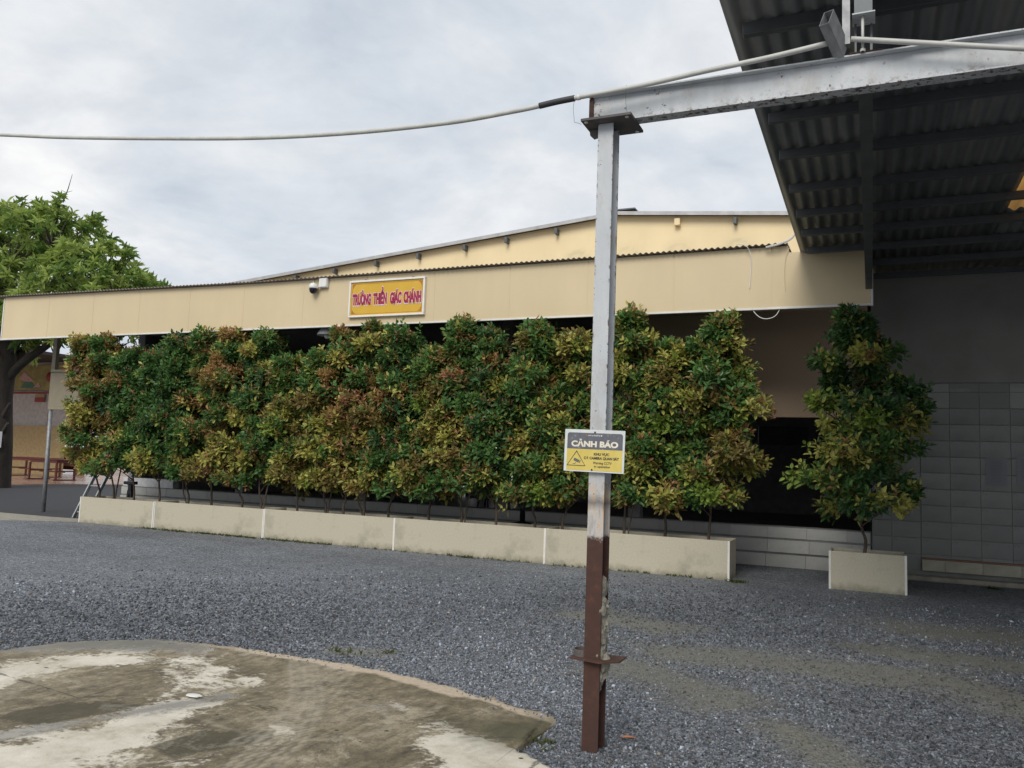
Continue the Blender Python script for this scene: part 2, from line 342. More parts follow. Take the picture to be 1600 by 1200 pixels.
class MB:
    def __init__(s): s.bm = bmesh.new()
    def box(s, x0, x1, y0, y1, z0, z1, bevel=0.0, rot=None):
        r = bmesh.ops.create_cube(s.bm, size=1.0); vs = r['verts']
        c = Vector(((x0+x1)/2, (y0+y1)/2, (z0+z1)/2)); d = (x1-x0, y1-y0, z1-z0)
        for v in vs:
            p = Vector((v.co.x*d[0], v.co.y*d[1], v.co.z*d[2]))
            if rot is not None: p = rot @ p
            v.co = p+c
        if bevel > 0:
            es = list({e for v in vs for e in v.link_edges})
            bmesh.ops.bevel(s.bm, geom=es, offset=bevel, segments=1, affect='EDGES')
        return s
    def beam(s, a, b, w, h, up=(0, 0, 1)):
        a, b = Vector(a), Vector(b); d = (b-a); ln = d.length; d.normalize(); u = Vector(up)
        if abs(d.dot(u)) > .98: u = Vector((0, 1, 0))
        sd = d.cross(u).normalized(); u = sd.cross(d)
        vs = []
        for t in (a, b):
            for i, j in ((-1, -1), (1, -1), (1, 1), (-1, 1)): vs.append(s.bm.verts.new(t+sd*(i*w/2)+u*(j*h/2)))
        for f in ((3, 2, 1, 0), (4, 5, 6, 7), (0, 1, 5, 4), (1, 2, 6, 5), (2, 3, 7, 6), (3, 0, 4, 7)): s.bm.faces.new([vs[i] for i in f])
        return s
    def tube(s, pts, rad, seg=8, cap=True):
        pts = [Vector(p) for p in pts]; n = len(pts)
        rads = rad if isinstance(rad, (list, tuple)) else [rad]*n
        rings = []; prev = None
        for i, p in enumerate(pts):
            d = (pts[min(i+1, n-1)]-pts[max(i-1, 0)]).normalized()
            if prev is None:
                u = d.orthogonal().normalized()
            else:
                u = (prev-d*prev.dot(d)).normalized()
            prev = u; w = d.cross(u)
            rings.append([s.bm.verts.new(p+(u*math.cos(2*PI*k/seg)+w*math.sin(2*PI*k/seg))*rads[i]) for k in range(seg)])
        for a, b in zip(rings, rings[1:]):
            for k in range(seg): f = s.bm.faces.new((a[k], a[(k+1) % seg], b[(k+1) % seg], b[k])); f.smooth = seg > 6
        if cap:
            s.bm.faces.new(rings[0][::-1]); s.bm.faces.new(rings[-1])
        return s
    def lathe(s, prof, c, seg=20):
        rings = []
        for r, z in prof: rings.append([s.bm.verts.new((c[0]+max(r, .0005)*math.cos(2*PI*k/seg), c[1]+max(r, .0005)*math.sin(2*PI*k/seg), c[2]+z)) for k in range(seg)])
        for a, b in zip(rings, rings[1:]):
            for k in range(seg): f = s.bm.faces.new((a[k], a[(k+1) % seg], b[(k+1) % seg], b[k])); f.smooth = True
        return s
    def poly(s, pts, depth_vec):
        """extruded polygon"""
        d = Vector(depth_vec); a = [s.bm.verts.new(Vector(p)) for p in pts]; b = [s.bm.verts.new(Vector(p)+d) for p in pts]
        s.bm.faces.new(a); s.bm.faces.new(b[::-1]); n = len(a)
        for i in range(n): s.bm.faces.new((a[i], b[i], b[(i+1) % n], a[(i+1) % n]))
        return s
    def mesh(s, name):
        bmesh.ops.recalc_face_normals(s.bm, faces=s.bm.faces); me = bpy.data.meshes.new(name); s.bm.to_mesh(me); s.bm.free(); return me
    def build(s, name, mat, parent=None, loc=None):
        return link(name, s.mesh(name), mat, parent, loc)

def np_mesh(name, V, F, mat=None, attrs=None, smooth=False):
    """V (n,3); F (m,k) all of one size; attrs {name: (n,3) colours or (n,) floats}"""
    me = bpy.data.meshes.new(name); V = np.asarray(V, np.float32); F = np.asarray(F, np.int32)
    me.vertices.add(len(V)); me.vertices.foreach_set('co', V.ravel())
    k = F.shape[1]; me.loops.add(F.size); me.loops.foreach_set('vertex_index', F.ravel())
    me.polygons.add(len(F)); me.polygons.foreach_set('loop_start', np.arange(0, F.size, k, dtype=np.int32))
    me.polygons.foreach_set('loop_total', np.full(len(F), k, np.int32))
    me.polygons.foreach_set('use_smooth', np.full(len(F), smooth))
    for a, v in (attrs or {}).items():
        v = np.asarray(v, np.float32)
        if v.ndim == 1:
            at = me.attributes.new(a, 'FLOAT', 'POINT'); at.data.foreach_set('value', v)
        else:
            at = me.attributes.new(a, 'FLOAT_COLOR', 'POINT'); at.data.foreach_set('color', np.c_[v, np.ones(len(v))].astype(np.float32).ravel())
    me.update(calc_edges=True); me.validate()
    if mat: me.materials.append(mat)
    return me

def text_mesh(s, x0, x1, zbase, cap, y, bold=0.0, extrude=.0015, shear=0.0):
    """flat lettering on a plane facing -Y, fitted between x0 and x1 with the given capital height"""
    cu = bpy.data.curves.new('t', 'FONT'); cu.body = s; cu.size = 1.0; cu.offset = bold; cu.extrude = .01; cu.resolution_u = 4
    ob = bpy.data.objects.new('t', cu); COL.objects.link(ob); dg = bpy.context.evaluated_depsgraph_get(); dg.update()
    me = bpy.data.meshes.new_from_object(ob.evaluated_get(dg)); bpy.data.objects.remove(ob); bpy.data.curves.remove(cu)
    co = np.zeros(len(me.vertices)*3, np.float32); me.vertices.foreach_get('co', co); co = co.reshape(-1, 3)
    lo, hi = co[:, 0].min(), co[:, 0].max(); H = .727+2*bold*.5
    out = np.empty_like(co); out[:, 0] = x0+(co[:, 0]-lo)/(hi-lo)*(x1-x0)
    out[:, 2] = zbase+co[:, 1]/H*cap+shear*(out[:, 0]-x0); out[:, 1] = y-(co[:, 2]+.01)/.02*extrude
    me.vertices.foreach_set('co', out.ravel()); me.update(); me.materials.clear(); return me

def seg_dist(P, pts):
    """distance of points (n,2) to a polyline"""
    d = np.full(len(P), 1e9); pts = np.asarray(pts, float)
    for a, b in zip(pts, pts[1:]):
        ab = b-a; t = np.clip(((P-a)@ab)/(ab@ab), 0, 1); d = np.minimum(d, np.hypot(*(P-(a+t[:, None]*ab)).T))
    return d
def sstep(x, a, b):
    t = np.clip((x-a)/(b-a), 0, 1); return t*t*(3-2*t)
rng = np.random.default_rng(11)

# ------------------------------------------------------------------ ground
def axis(fine0, fine1, step, far):
    a = list(np.arange(fine0, fine1+1e-6, step)); lo, hi = a[0], a[-1]; w = step
    L_, H_ = [], []
    x = lo
    while x > -far: w *= 1.35; x -= w; L_.append(x)
    w = step; x = hi
    while x < far: w *= 1.35; x += w; H_.append(x)
    return np.array(L_[::-1]+a+H_)
MUD = [([(-1.75, 6.35), (-1.35, 6.15), (-.95, 5.85)], .30), ([(-1.55, 7.1), (-.8, 7.2), (-.1, 7.25), (.5, 7.25), (1.3, 6.6), (2.2, 5.6)], .42),
       ([(-.52, 5.45), (-.28, 5.1), (-.12, 4.8)], .2), ([(-2.7, 8.3), (-1.9, 8.15)], .35), ([(.1, 8.2), (.8, 8.25), (1.8, 8.0)], .35),
([(.4, 9.6), (2.0, 9.5)], .5), ([(-3.6, 5.78), (-3.95, 5.62)], .12)]
def mudness(P):
    m = np.zeros(len(P))
    for pts, w in MUD: m = np.maximum(m, 1-sstep(seg_dist(P, pts)*(1+.3*np.sin(P[:, 0]*5+P[:, 1]*3)*np.sin(P[:, 1]*7)), w*.1, w*1.7))
    return m
xs = axis(-7, 4, .12, 900); ys = axis(2, 13, .12, 900)
gx, gy = np.meshgrid(xs, ys); P2 = np.c_[gx.ravel(), gy.ravel()]
V = np.c_[P2, np.zeros(len(P2))]
nx, ny = len(xs), len(ys); idx = np.arange(nx*ny).reshape(ny, nx)
F = np.stack([idx[:-1, :-1], idx[:-1, 1:], idx[1:, 1:], idx[1:, :-1]], -1).reshape(-1, 4)
g = link('gravel_ground', np_mesh('gravel_ground', V, F, M['ground'], {'mud': mudness(P2)}))
tag(g, 'dark grey gravel yard with muddy wheel tracks', kind='structure')

FAR = np.array([(-9.5, 2.6), (-7.2, 3.7), (-6.11, 4.35), (-5.96, 4.77), (-5.4, 5.23), (-4.95, 5.34), (-4.54, 5.4), (-4.0, 5.42), (-3.58, 5.41), (-3.1, 5.335), (-2.72, 5.25), (-2.3, 5.17), (-1.95, 5.10), (-1.81, 5.06), (-1.795, 4.95), (-1.80, 4.60), (-1.80, 4.34), (-1.49, 4.13), (-1.44, 3.9), (-1.30, 3.3), (-1.2, 2.0)])
FAR = FAR*.971
def far_y(x):
    y = np.interp(x, FAR[:, 0], FAR[:, 1])
    return y+.022*np.sin(x*9.1)*np.sin(x*3.7+1)+.012*np.sin(x*31)*np.sin(x*17)
def make_slab():
    X = np.unique(np.r_[np.linspace(-9.5, -1.82, 330), np.linspace(-1.82, -1.70, 30), np.linspace(-1.70, -1.1, 40)]); T = np.linspace(0, 1, 130)
    fy = far_y(X); n0 = 1.6
    gx = np.repeat(X[None], len(T), 0); gy = n0+(fy-n0)[None]*T[:, None]
    P = np.c_[gx.ravel(), gy.ravel()]
    dedge = np.maximum((fy[None]-gy).ravel(), 0)
    wav = .006*np.sin(P[:, 0]*2.1+P[:, 1]*1.3)
    dtrue = seg_dist(P, FAR); z = .04+wav-.05*(1-sstep(dtrue+.012*np.sin(P[:, 0]*23+P[:, 1]*17)+.008*np.sin(P[:, 0]*71), .0, .045))
    P0 = P; P = P/.971
    def poly_in(pts, soft):
        pts = np.asarray(pts, float); ins = np.zeros(len(P), bool); j = len(pts)-1
        for i in range(len(pts)):
            a, b = pts[i], pts[j]
            c_ = ((a[1] > P[:, 1]) != (b[1] > P[:, 1])) & (P[:, 0] < (b[0]-a[0])*(P[:, 1]-a[1])/(b[1]-a[1]+1e-12)+a[0]); ins ^= c_; j = i
        d = seg_dist(P, np.r_[pts, pts[:1]]); return np.clip(.5+np.where(ins, d, -d)/soft*.5, 0, 1)
    pale = np.maximum.reduce([
        poly_in([(-4.6, 2.4), (-4.35, 2.95), (-4.15, 3.35), (-4.12, 3.75), (-4.1, 4.15), (-3.95, 4.4), (-3.75, 4.05), (-3.72, 3.75), (-3.6, 3.55), (-3.45, 3.35), (-3.45, 3.0), (-3.2, 2.4)], .35),
        poly_in([(-4.2, 4.3), (-4.05, 4.72), (-3.78, 4.62), (-3.9, 4.2)], .3)*.8,
        poly_in([(-2.45, 4.42), (-2.05, 4.36), (-1.75, 4.25), (-1.3, 4.2), (-1.2, 3.3), (-1.9, 3.5), (-2.1, 3.95)], .2),
        poly_in([(-3.2, 3.3), (-3.05, 3.72), (-2.98, 4.0), (-3.1, 3.95), (-3.3, 3.3)], .25)*.85,
        poly_in([(-5.8, 3.4), (-5.75, 4.2), (-5.3, 4.85), (-4.9, 4.85), (-4.75, 4.5), (-5.05, 4.3), (-5.2, 3.4)], .35)*.8,
        poly_in([(-4.95, 4.5), (-4.75, 5.05), (-4.2, 4.85), (-3.95, 4.55), (-4.4, 4.4)], .35)*.75,
        poly_in([(-2.75, 4.62), (-2.3, 4.42), (-2.05, 4.36), (-2.35, 4.36)], .12)*.8])
    dark = np.maximum.reduce([poly_in([(-4.6, 3.25), (-4.5, 3.68), (-4.25, 3.82), (-4.05, 3.9), (-4.12, 3.55), (-4.25, 3.3)], .08),
        poly_in([(-3.5, 3.35), (-3.42, 3.7), (-3.12, 3.88), (-3.02, 3.78), (-3.15, 3.5), (-3.25, 3.3)], .08),
        poly_in([(-3.55, 4.2), (-3.42, 4.28), (-3.3, 4.25), (-3.4, 4.18)], .1)*.8])
    wet = np.maximum.reduce([poly_in([(-6.3, 4.2), (-6.05, 4.8), (-5.5, 5.2), (-5.05, 5.25), (-4.75, 5.0), (-5.1, 4.9), (-5.5, 4.7), (-5.9, 4.3)], .3),
        poly_in([(-4.5, 2.7), (-4.3, 3.15), (-4.12, 3.55), (-4.02, 3.95), (-3.85, 4.35), (-3.75, 4.3), (-3.85, 3.95), (-4.0, 3.55), (-4.15, 3.1), (-4.2, 2.7)], .12),
        poly_in([(-3.05, 4.45), (-2.85, 4.62), (-2.6, 4.6), (-2.8, 4.45)], .14)*.6])
    moss = np.maximum(poly_in([(-2.3, 4.5), (-2.05, 4.72), (-1.8, 5.06), (-1.7, 4.4), (-2.0, 4.3)], .35), .0)
    z = z*(.25+.75*sstep(np.hypot(P[:, 0]+1.86, P[:, 1]-5.15), .1, 1.0))
    rim = (1-sstep(dedge+.04*np.sin(P[:, 0]*5)*np.sin(P[:, 0]*2.3+1), .10, .24))*sstep(P[:, 0], -5.6, -4.0)*(P[:, 0] < -1.80)
    tr = np.zeros(len(P))
    for off in (-.17, -.11, -.05, .01, .07):
        tr = np.maximum(tr, 1-sstep(seg_dist(P, [(-3.95+off, 5.3), (-3.3+off, 4.5), (-2.95+off, 3.9), (-2.75+off, 3.2)]), .006, .02))
        tr = np.maximum(tr, .7*(1-sstep(seg_dist(P, [(-3.55+off, 5.25), (-3.2+off, 4.4), (-3.0+off, 3.6)]), .006, .018)))
        tr = np.maximum(tr, .5*(1-sstep(seg_dist(P, [(-5.6+off, 4.6), (-5.2+off, 4.0), (-4.8+off, 3.3)]), .008, .022)))
    ring = 1-sstep(np.abs(np.hypot((P[:, 0]+3.25)/1.2, (P[:, 1]-4.2)/.75)-.55), .01, .035); tr = np.maximum(tr, ring*.5*(P[:, 0] > -3.6))
    P = P0; V = np.c_[P, z]; nx, ny = len(X), len(T); idx = np.arange(nx*ny).reshape(ny, nx)
    F = np.stack([idx[:-1, :-1], idx[:-1, 1:], idx[1:, 1:], idx[1:, :-1]], -1).reshape(-1, 4)
    # skirt along the far edge down into the gravel
    top = idx[-1]; B = V[top].copy(); B[:, 2] = -.03; B[:, 1] += .01
    V2 = np.r_[V, B]; b0 = len(V)+np.arange(nx)
    F = np.r_[F, np.stack([top[:-1], top[1:], b0[1:], b0[:-1]], -1)]
    def ex(a): return np.r_[a, a[top]]
    o = link('concrete_slab', np_mesh('concrete_slab', V2, F, M['slab'], {k: ex(v) for k, v in dict(pale=pale, dark=dark, wet=wet, moss=moss, rim=rim, tracks=tr).items()}, True))
    tag(o, 'stained concrete slab with damp patches and a crumbling pale rim', kind='structure')
make_slab()

def make_stones():
    # loose stones where they can be told apart
    N0 = 245000
    rr = 3.2+(rng.random(N0)**1.05)*9.3; th = rng.uniform(R(-64), R(15), N0)
    x = rr*np.sin(th); y = rr*np.cos(th)
    keep = (y > far_y(np.clip(x, -9.5, -1.2))-.02) | (x > -1.15)
    keep &= rng.random(N0) > mudness(np.c_[x, y])*.8
    keep &= rng.random(N0) > sstep(rr, 7.0, 12.3)
    keep &= y < 11.9
    ex = rng.uniform(-6.2, -1.35, 1300); ey = far_y(ex)-rng.exponential(.05, 1300)-.01
    zo = np.r_[np.zeros(int(keep.sum())), np.full(1300, .03)]; rr_ = np.r_[rr[keep], np.hypot(ex, ey)]
    x, y = np.r_[x[keep], ex], np.r_[y[keep], ey]; k = len(x)
    s = np.clip(rng.lognormal(-5.02, .36, k), .003, .016)*(1+.45*sstep(rr_, 5, 10))
    base = np.array([(1, 0, 0), (0, 1, 0), (-1, 0, 0), (0, -1, 0), (0, 0, 1), (0, 0, -1)], float)
    tri = np.array([(0, 1, 4), (1, 2, 4), (2, 3, 4), (3, 0, 4), (1, 0, 5), (2, 1, 5), (3, 2, 5), (0, 3, 5)])
    q = rng.normal(size=(k, 4)); q /= np.linalg.norm(q, axis=1)[:, None]; w, a, b, c = q.T
    Rm = np.stack([np.stack([1-2*(b*b+c*c), 2*(a*b-c*w), 2*(a*c+b*w)], -1), np.stack([2*(a*b+c*w), 1-2*(a*a+c*c), 2*(b*c-a*w)], -1), np.stack([2*(a*c-b*w), 2*(b*c+a*w), 1-2*(a*a+b*b)], -1)], 1)
    v = base[None]*(rng.uniform(.6, 1.25, (k, 6, 1))*np.array([1.15, .85, .7]))*s[:, None, None]
    v = np.einsum('kij,knj->kni', Rm, v)+np.stack([x, y, s*.35+zo], -1)[:, None]
    t = rng.random(k); tone = np.interp(t, [0, .3, .65, .9, .97, 1], [.05, .11, .19, .29, .39, .58])
    tone = tone[:, None]*np.array([.89, .985, 1.14])[None]*rng.uniform(.9, 1.1, (k, 1)); wm = rng.random(k) < .06; tone[wm] *= [1.25, 1.0, .75]
    big = (.8+.35*np.sin(x*.9+.4)*np.sin(y*.8)+.0)[:, None]
    md = mudness(np.c_[x, y])[:, None]; tone = tone*(1-.5*md)+np.array([.17, .165, .135])*.5*md*rng.uniform(.6, 1.3, (k, 1))
    tone = np.repeat((tone*np.clip(big, .62, 1.15))[:, None], 6, 1).reshape(-1, 3)
    F = (tri[None]+6*np.arange(k)[:, None, None]).reshape(-1, 3)
    o = link('loose_gravel', np_mesh('loose_gravel', v.reshape(-1, 3), F, M['stones'], {'tone': tone}))
    tag(o, 'loose bluish grey crushed stone lying over the yard', 'gravel', kind='stuff')
make_stones()

# pale path at the far left and red tiled courtyard behind
mb = MB(); mb.poly([(-60, 11.6, -.02), (-16.3, 11.38, -.02), (-15.06, 12.2, -.02), (-15.06, 12.75, -.02), (-16.4, 12.55, -.02), (-60, 12.6, -.02)], (0, 0, .03)); o = mb.build('path', M['path']); tag(o, 'pale concrete strip at the end of the planters', kind='structure')
mb = MB(); mb.poly([(-75, 12.65, -.02), (-16.5, 12.6, -.02), (-15.2, 12.9, -.02), (-16.2, 14.3, -.02), (-16.6, 34, -.02), (-75, 34, -.02)], (0, 0, .027)); o = mb.build('dark_strip', plain('dark_strip', (.035, .037, .043), .8, var=.35, scale=12)); tag(o, 'dark strip of ground behind the left end of the hedge', kind='structure')  # near-black ground sheet between the path and the courtyard floor
mb = MB(); mb.poly([(-80, 14.0, -.02), (-36, 18.5, -.02), (-29.66, 20.52, -.02), (-29.9, 23.2, -.02), (-28.6, 25.4, -.02), (-20, 34, -.02), (-20, 70, -.02), (-80, 70, -.02)], (0, 0, .06)); o = mb.build('courtyard_floor', M['red_floor']); tag(o, 'glossy reddish tiled floor of the far courtyard', kind='structure')

# ------------------------------------------------------------------ hall building
HX0, HX1, HY = -16.45, 7.5, 14.4
hall = thing('hall_building', (-4.3, HY, 0), 'long yellow hall with a low gable behind the corrugated awning', 'building')
APX, APZ, SL = -4.3, 6.215, .091
def gz(x): return APZ-abs(x-APX)*SL
# gable wall (grid with stain attribute round the three old vent marks)
def gable_wall():
    X = np.linspace(HX0, HX1, 300); T = np.linspace(0, 1, 40); z0 = 4.5
    gx = np.repeat(X[None], 40, 0); zt = np.array([gz(x)-.02 for x in X]); gz_ = z0+(zt-z0)[None]*T[:, None]
    st = np.zeros(gx.size); px, pz = gx.ravel(), gz_.ravel()
    for cx in (-5.1, -4.13, -3.18, -2.14):
        d = np.hypot(px-cx, (pz-5.42)*1.2); st = np.maximum(st, (1-sstep(np.abs(d-.17), .015, .06))*.8); st = np.maximum(st, (1-sstep(d, .1, .4))*.4)
    V = np.r_[np.c_[px, np.full(gx.size, HY), pz], np.c_[px, np.full(gx.size, HY+.2), pz]]
    idx = np.arange(gx.size).reshape(40, 300); q = lambda I: np.stack([I[:-1, :-1], I[:-1, 1:], I[1:, 1:], I[1:, :-1]], -1).reshape(-1, 4)
    F = np.r_[q(idx), q(idx+gx.size)[:, ::-1]]
    link('gable_wall', np_mesh('gable_wall', V, F, M['gable'], {'stain': np.r_[st, st]}), None, hall)
gable_wall()
for sgn, xe in ((-1, HX0-.4), (1, HX1+.4)):
    mb = MB(); mb.poly([(APX, HY-.12, APZ+.0), (xe, HY-.12, gz(xe)+.0), (xe, HY-.12, gz(xe)+.02), (APX, HY-.12, APZ+.02)], (0, 22, 0)); mb.build('roof', M['awning_sheet'], hall)
    mb = MB(); mb.poly([(APX, HY-.15, APZ-.045), (xe, HY-.15, gz(xe)-.045), (xe, HY-.15, gz(xe)+.022), (APX, HY-.15, APZ+.022)], (0, .025, 0)); mb.build('verge_trim', M['verge'], hall)
for i, (px, dz) in enumerate(((-11.6, 0), (-10.58, .02), (-9.53, 0), (-8.52, 0), (-7.45, 0), (-6.54, 0), (-5.5, 0), (-2.17, 0), (-1.1, 0), (.3, 0))):
    mb = MB(); z = gz(px); mb.box(px-.028, px+.028, HY-.14, HY-.001, z-.19, z-.08, .004); mb.build('purlin_end', M['dark_steel'], hall)
mb = MB(); mb.box(-3.24, -3.14, HY-.10, HY-.001, gz(-3.2)-.22, gz(-3.2)-.09, .006); o = mb.build('purlin_end', M['gable'], hall); o['label'] = 'purlin end painted yellow like the wall'
mb = MB(); mb.box(-4.3, -3.95, HY-.16, HY+1.0, APZ+.03, APZ+.06, .004); mb.build('ridge_cap', M['dark_steel'], hall)
# plinth of three tile courses
def tile_mesh(w, h, d, mat, name):
    b = MB(); b.box(-w/2, w/2, -d/2, d/2, -h/2, h/2, .0025); me = b.mesh(name); me.materials.append(mat); return me
mb = MB(); mb.box(HX0, -.02, HY, HY+.25, 0, .66); mb.build('plinth', M['grout'], hall)
def row(x0, x1, w, h, z, y, mat, d=.012, start=None):
    me = tile_mesh(w-.003, h-.003, d, mat, 'tile'); x = x0 if start is None else start
    while x < x1-.05:
        xe = min(x+w, x1)
        if abs(xe-x-w) < 1e-4 and x >= x0-1e-4: share('tile', me, hall, ((x+xe)/2, y, z+h/2))
        else:
            xa = max(x, x0); share('tile', tile_mesh(xe-xa-.003, h-.003, d, mat, 'tile'), hall, ((xa+xe)/2, y, z+h/2))
        x += w
row(HX0, -.03, .63, .205, .0, HY-.034, M['plinth_tile'], .05, HX0-.3)
row(HX0, -.03, .65, .205, .235, HY-.020, M['plinth_tile'], .03, HX0-.1)
row(HX0, -.03, .61, .175, .47, HY-.007, M['plinth_tile'], .012, HX0-.4)
# low white wall stretch at the left end, columns
mb = MB(); mb.box(HX0, -14.85, HY+.02, HY+.2, .662, .86, .005); mb.build('low_wall', M['white_wall'], hall)
colm = MB().box(-.11, .11, -.11, .11, -1.82, 1.82, .008).mesh('column'); colm.materials.append(M['dark_interior'])
for x in (-16.2, -12.9, -9.7, -6.5, -3.9): share('column', colm, hall, (x, HY+.13, .662+1.82))
mb = MB(); mb.box(HX0, -.02, HY+.02, HY+.24, 4.305, 4.498); mb.build('lintel', M['soffit'], hall)
# interior shell
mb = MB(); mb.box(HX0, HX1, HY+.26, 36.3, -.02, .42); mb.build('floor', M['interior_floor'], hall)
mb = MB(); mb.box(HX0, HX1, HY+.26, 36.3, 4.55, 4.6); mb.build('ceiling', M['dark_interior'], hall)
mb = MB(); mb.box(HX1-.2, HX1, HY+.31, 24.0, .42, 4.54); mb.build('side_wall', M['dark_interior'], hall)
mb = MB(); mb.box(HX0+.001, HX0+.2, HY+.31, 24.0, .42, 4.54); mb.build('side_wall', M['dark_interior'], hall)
mb = MB()
holes = [(-13.55, -13.2, .42, .72), (-12.45, -12.1, .42, .75), (-12.05, -11.75, .9, 1.5), (-11.2, -10.45, .42, 3.0), (-2.95, -1.6, 2.3, 2.85)]
xs_ = [HX0]+sorted({v for h in holes for v in h[:2]})+[HX1-.21]
for a, b in zip(xs_, xs_[1:]):
    cuts = sorted([(h[2], h[3]) for h in holes if h[0] <= a+1e-6 and h[1] >= b-1e-6]); z = .421
    for c0, c1 in cuts:
        if c0 > z+.01: mb.box(a, b, 24.0, 24.2, z, c0)
        z = c1
    mb.box(a, b, 24.0, 24.2, z, 4.54)
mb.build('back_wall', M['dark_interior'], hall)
mb = MB()
for k in range(8): mb.box(-11.15, -10.5, 23.96, 23.985, .5+.28*k, .53+.28*k)
mb.build('window_bars', M['window_blue'], hall)
# tile wall under the shed
mb = MB(); mb.box(-.01, HX1, HY-.08, HY+.3, 0, 3.03); mb.build('wall', M['grout'], hall)
mb = MB(); mb.box(-.012, HX1, HY-.095, HY-.002, 3.031, 4.742); mb.build('upper_wall', M['dark_plaster'], hall)
ty = HY-.087
row(.69, 6.0, .405, .07, .31, ty, M['tile'])
for r in range(11):
    z = .38+.25*r
    if z < 2.9: row(.69, 6.0, .405, .245 if r < 10 else .13, z, ty, M['tile'] if r < 9 else M['lime_tile'])
for r in range(12):
    z = .12+.25*r
    if z < 2.8: row(-.005, .685, .405, .245, z, ty, M['tile'], .012, -.13)
row(.69, 6.0, .5, .17, .135, HY-.13, (lambda: plain('sand_tile', (.36, .34, .27), .5))(), .10, .5)
mb = MB(); mb.box(.69, 6.0, HY-.185, HY-.081, .308, .328, .003); mb.build('ledge', M['brown_wood'], hall)
mb = MB(); mb.box(-.4, 6.0, HY-.42, HY-.2, 0, .075, .012); mb.build('kerb', M['path'], hall)

# papers on the tile wall
def notice(x0, x1, z0, z1, label):
    t = thing('paper_notice', ((x0+x1)/2, HY-.095, z0), label, 'notice')
    MB().box(x0, x1, HY-.099, HY-.0945, z0, z1).build('sheet', M['old_paper'], t)
    mb = MB(); k = 0; z = z1-.05
    while z > z0+.04:
        w = (x1-x0)*random.uniform(.45, .62); mb.box(x0+.06, x0+.06+w, HY-.1005, HY-.0992, z-.004, z); z -= .022; k += 1
    mb.build('printed_lines', M['faded_ink'], t)
M['old_paper'] = plain('old_paper', (.235, .235, .255), .7, var=.06); M['faded_ink'] = plain('faded_ink', (.12, .12, .15), .7)
notice(1.57, 1.85, 1.47, 1.89, 'printed paper notice with small lines of text on the grey tile wall')
notice(1.97, 2.25, 1.5, 1.92, 'second paper notice at the right edge of the picture on the tile wall')

# blinds
def blind(x0, x1, y, z0, z1, mat, label):
    t = thing('roller_blind', ((x0+x1)/2, y, z1), label, 'roller blind')
    MB().box(x0, x1, y, y+.006, z0, z1).build('fabric', mat, t)
    MB().box(x0-.01, x1+.01, y-.012, y+.02, z0-.045, z0, .006).build('bottom_bar', mat, t)
    MB().tube([(x0, y+.0, z1+.04), (x1, y+.0, z1+.04)], .04, 10).build('roller', mat, t)
blind(-4.1, -.06, 14.2, 2.5, 4.22, M['blind'], 'brown roller blind half lowered behind the right end of the hedge')
blind(-17.85, -15.2, 13.36, 2.44, 3.27, M['cream_blind'], 'cream roller blind hanging at the leftmost end of the awning')

# ------------------------------------------------------------------ awning
FY = 12.4
awn = thing('awning', (-9, FY, 0), 'long corrugated awning with a cream painted metal front', 'awning')
TOPS = [(-18.3, 4.92), (-11.0, 4.84), (-5.5, 4.855), (-1.05, 4.865)]
def top(x): return float(np.interp(x, [t[0] for t in TOPS], [t[1] for t in TOPS]))
seams = [-18.35, -16.85, -15.45, -14.08, -12.69, -11.29, -9.85, -8.43, -7.02, -5.58, -4.2, -2.8, -1.35, -.015]
for a, b in zip(seams, seams[1:]):
    a2, b2 = a+.002, b-.002; za, zb = (top(a2), top(b2)) if b < -1 else (top(a2), 4.77)
    mb = MB()
    if b > -1: mb.poly([(a2, FY, 3.96), (b2, FY, 3.935), (b2, FY, 4.765), (-1.1, FY, 4.765), (-1.12, FY, top(-1.12)), (a2, FY, za)], (0, .03, 0))
    else: mb.poly([(a2, FY, 3.96), (b2, FY, 3.96), (b2, FY, zb), (a2, FY, za)], (0, .03, 0))
    mb.build('fascia_panel', M['cream'], awn)
for s_ in seams[1:-1]: MB().box(s_-.006, s_+.006, FY-.0035, FY+.02, 3.962, min(top(s_), 4.8)-.01).build('seam_strip', M['cream'], awn)
MB().box(-18.36, -.01, FY-.012, FY+.045, 3.925, 3.957, .003).build('edge_trim', M['white_trim'], awn)
MB().box(-.012, .022, FY-.014, FY+.06, 3.92, 4.45, .003).build('corner_trim', M['white_trim'], awn)
MB().box(-18.385, -18.352, FY-.01, FY+.05, 3.92, 4.9, .003).build('corner_trim', M['white_trim'], awn)
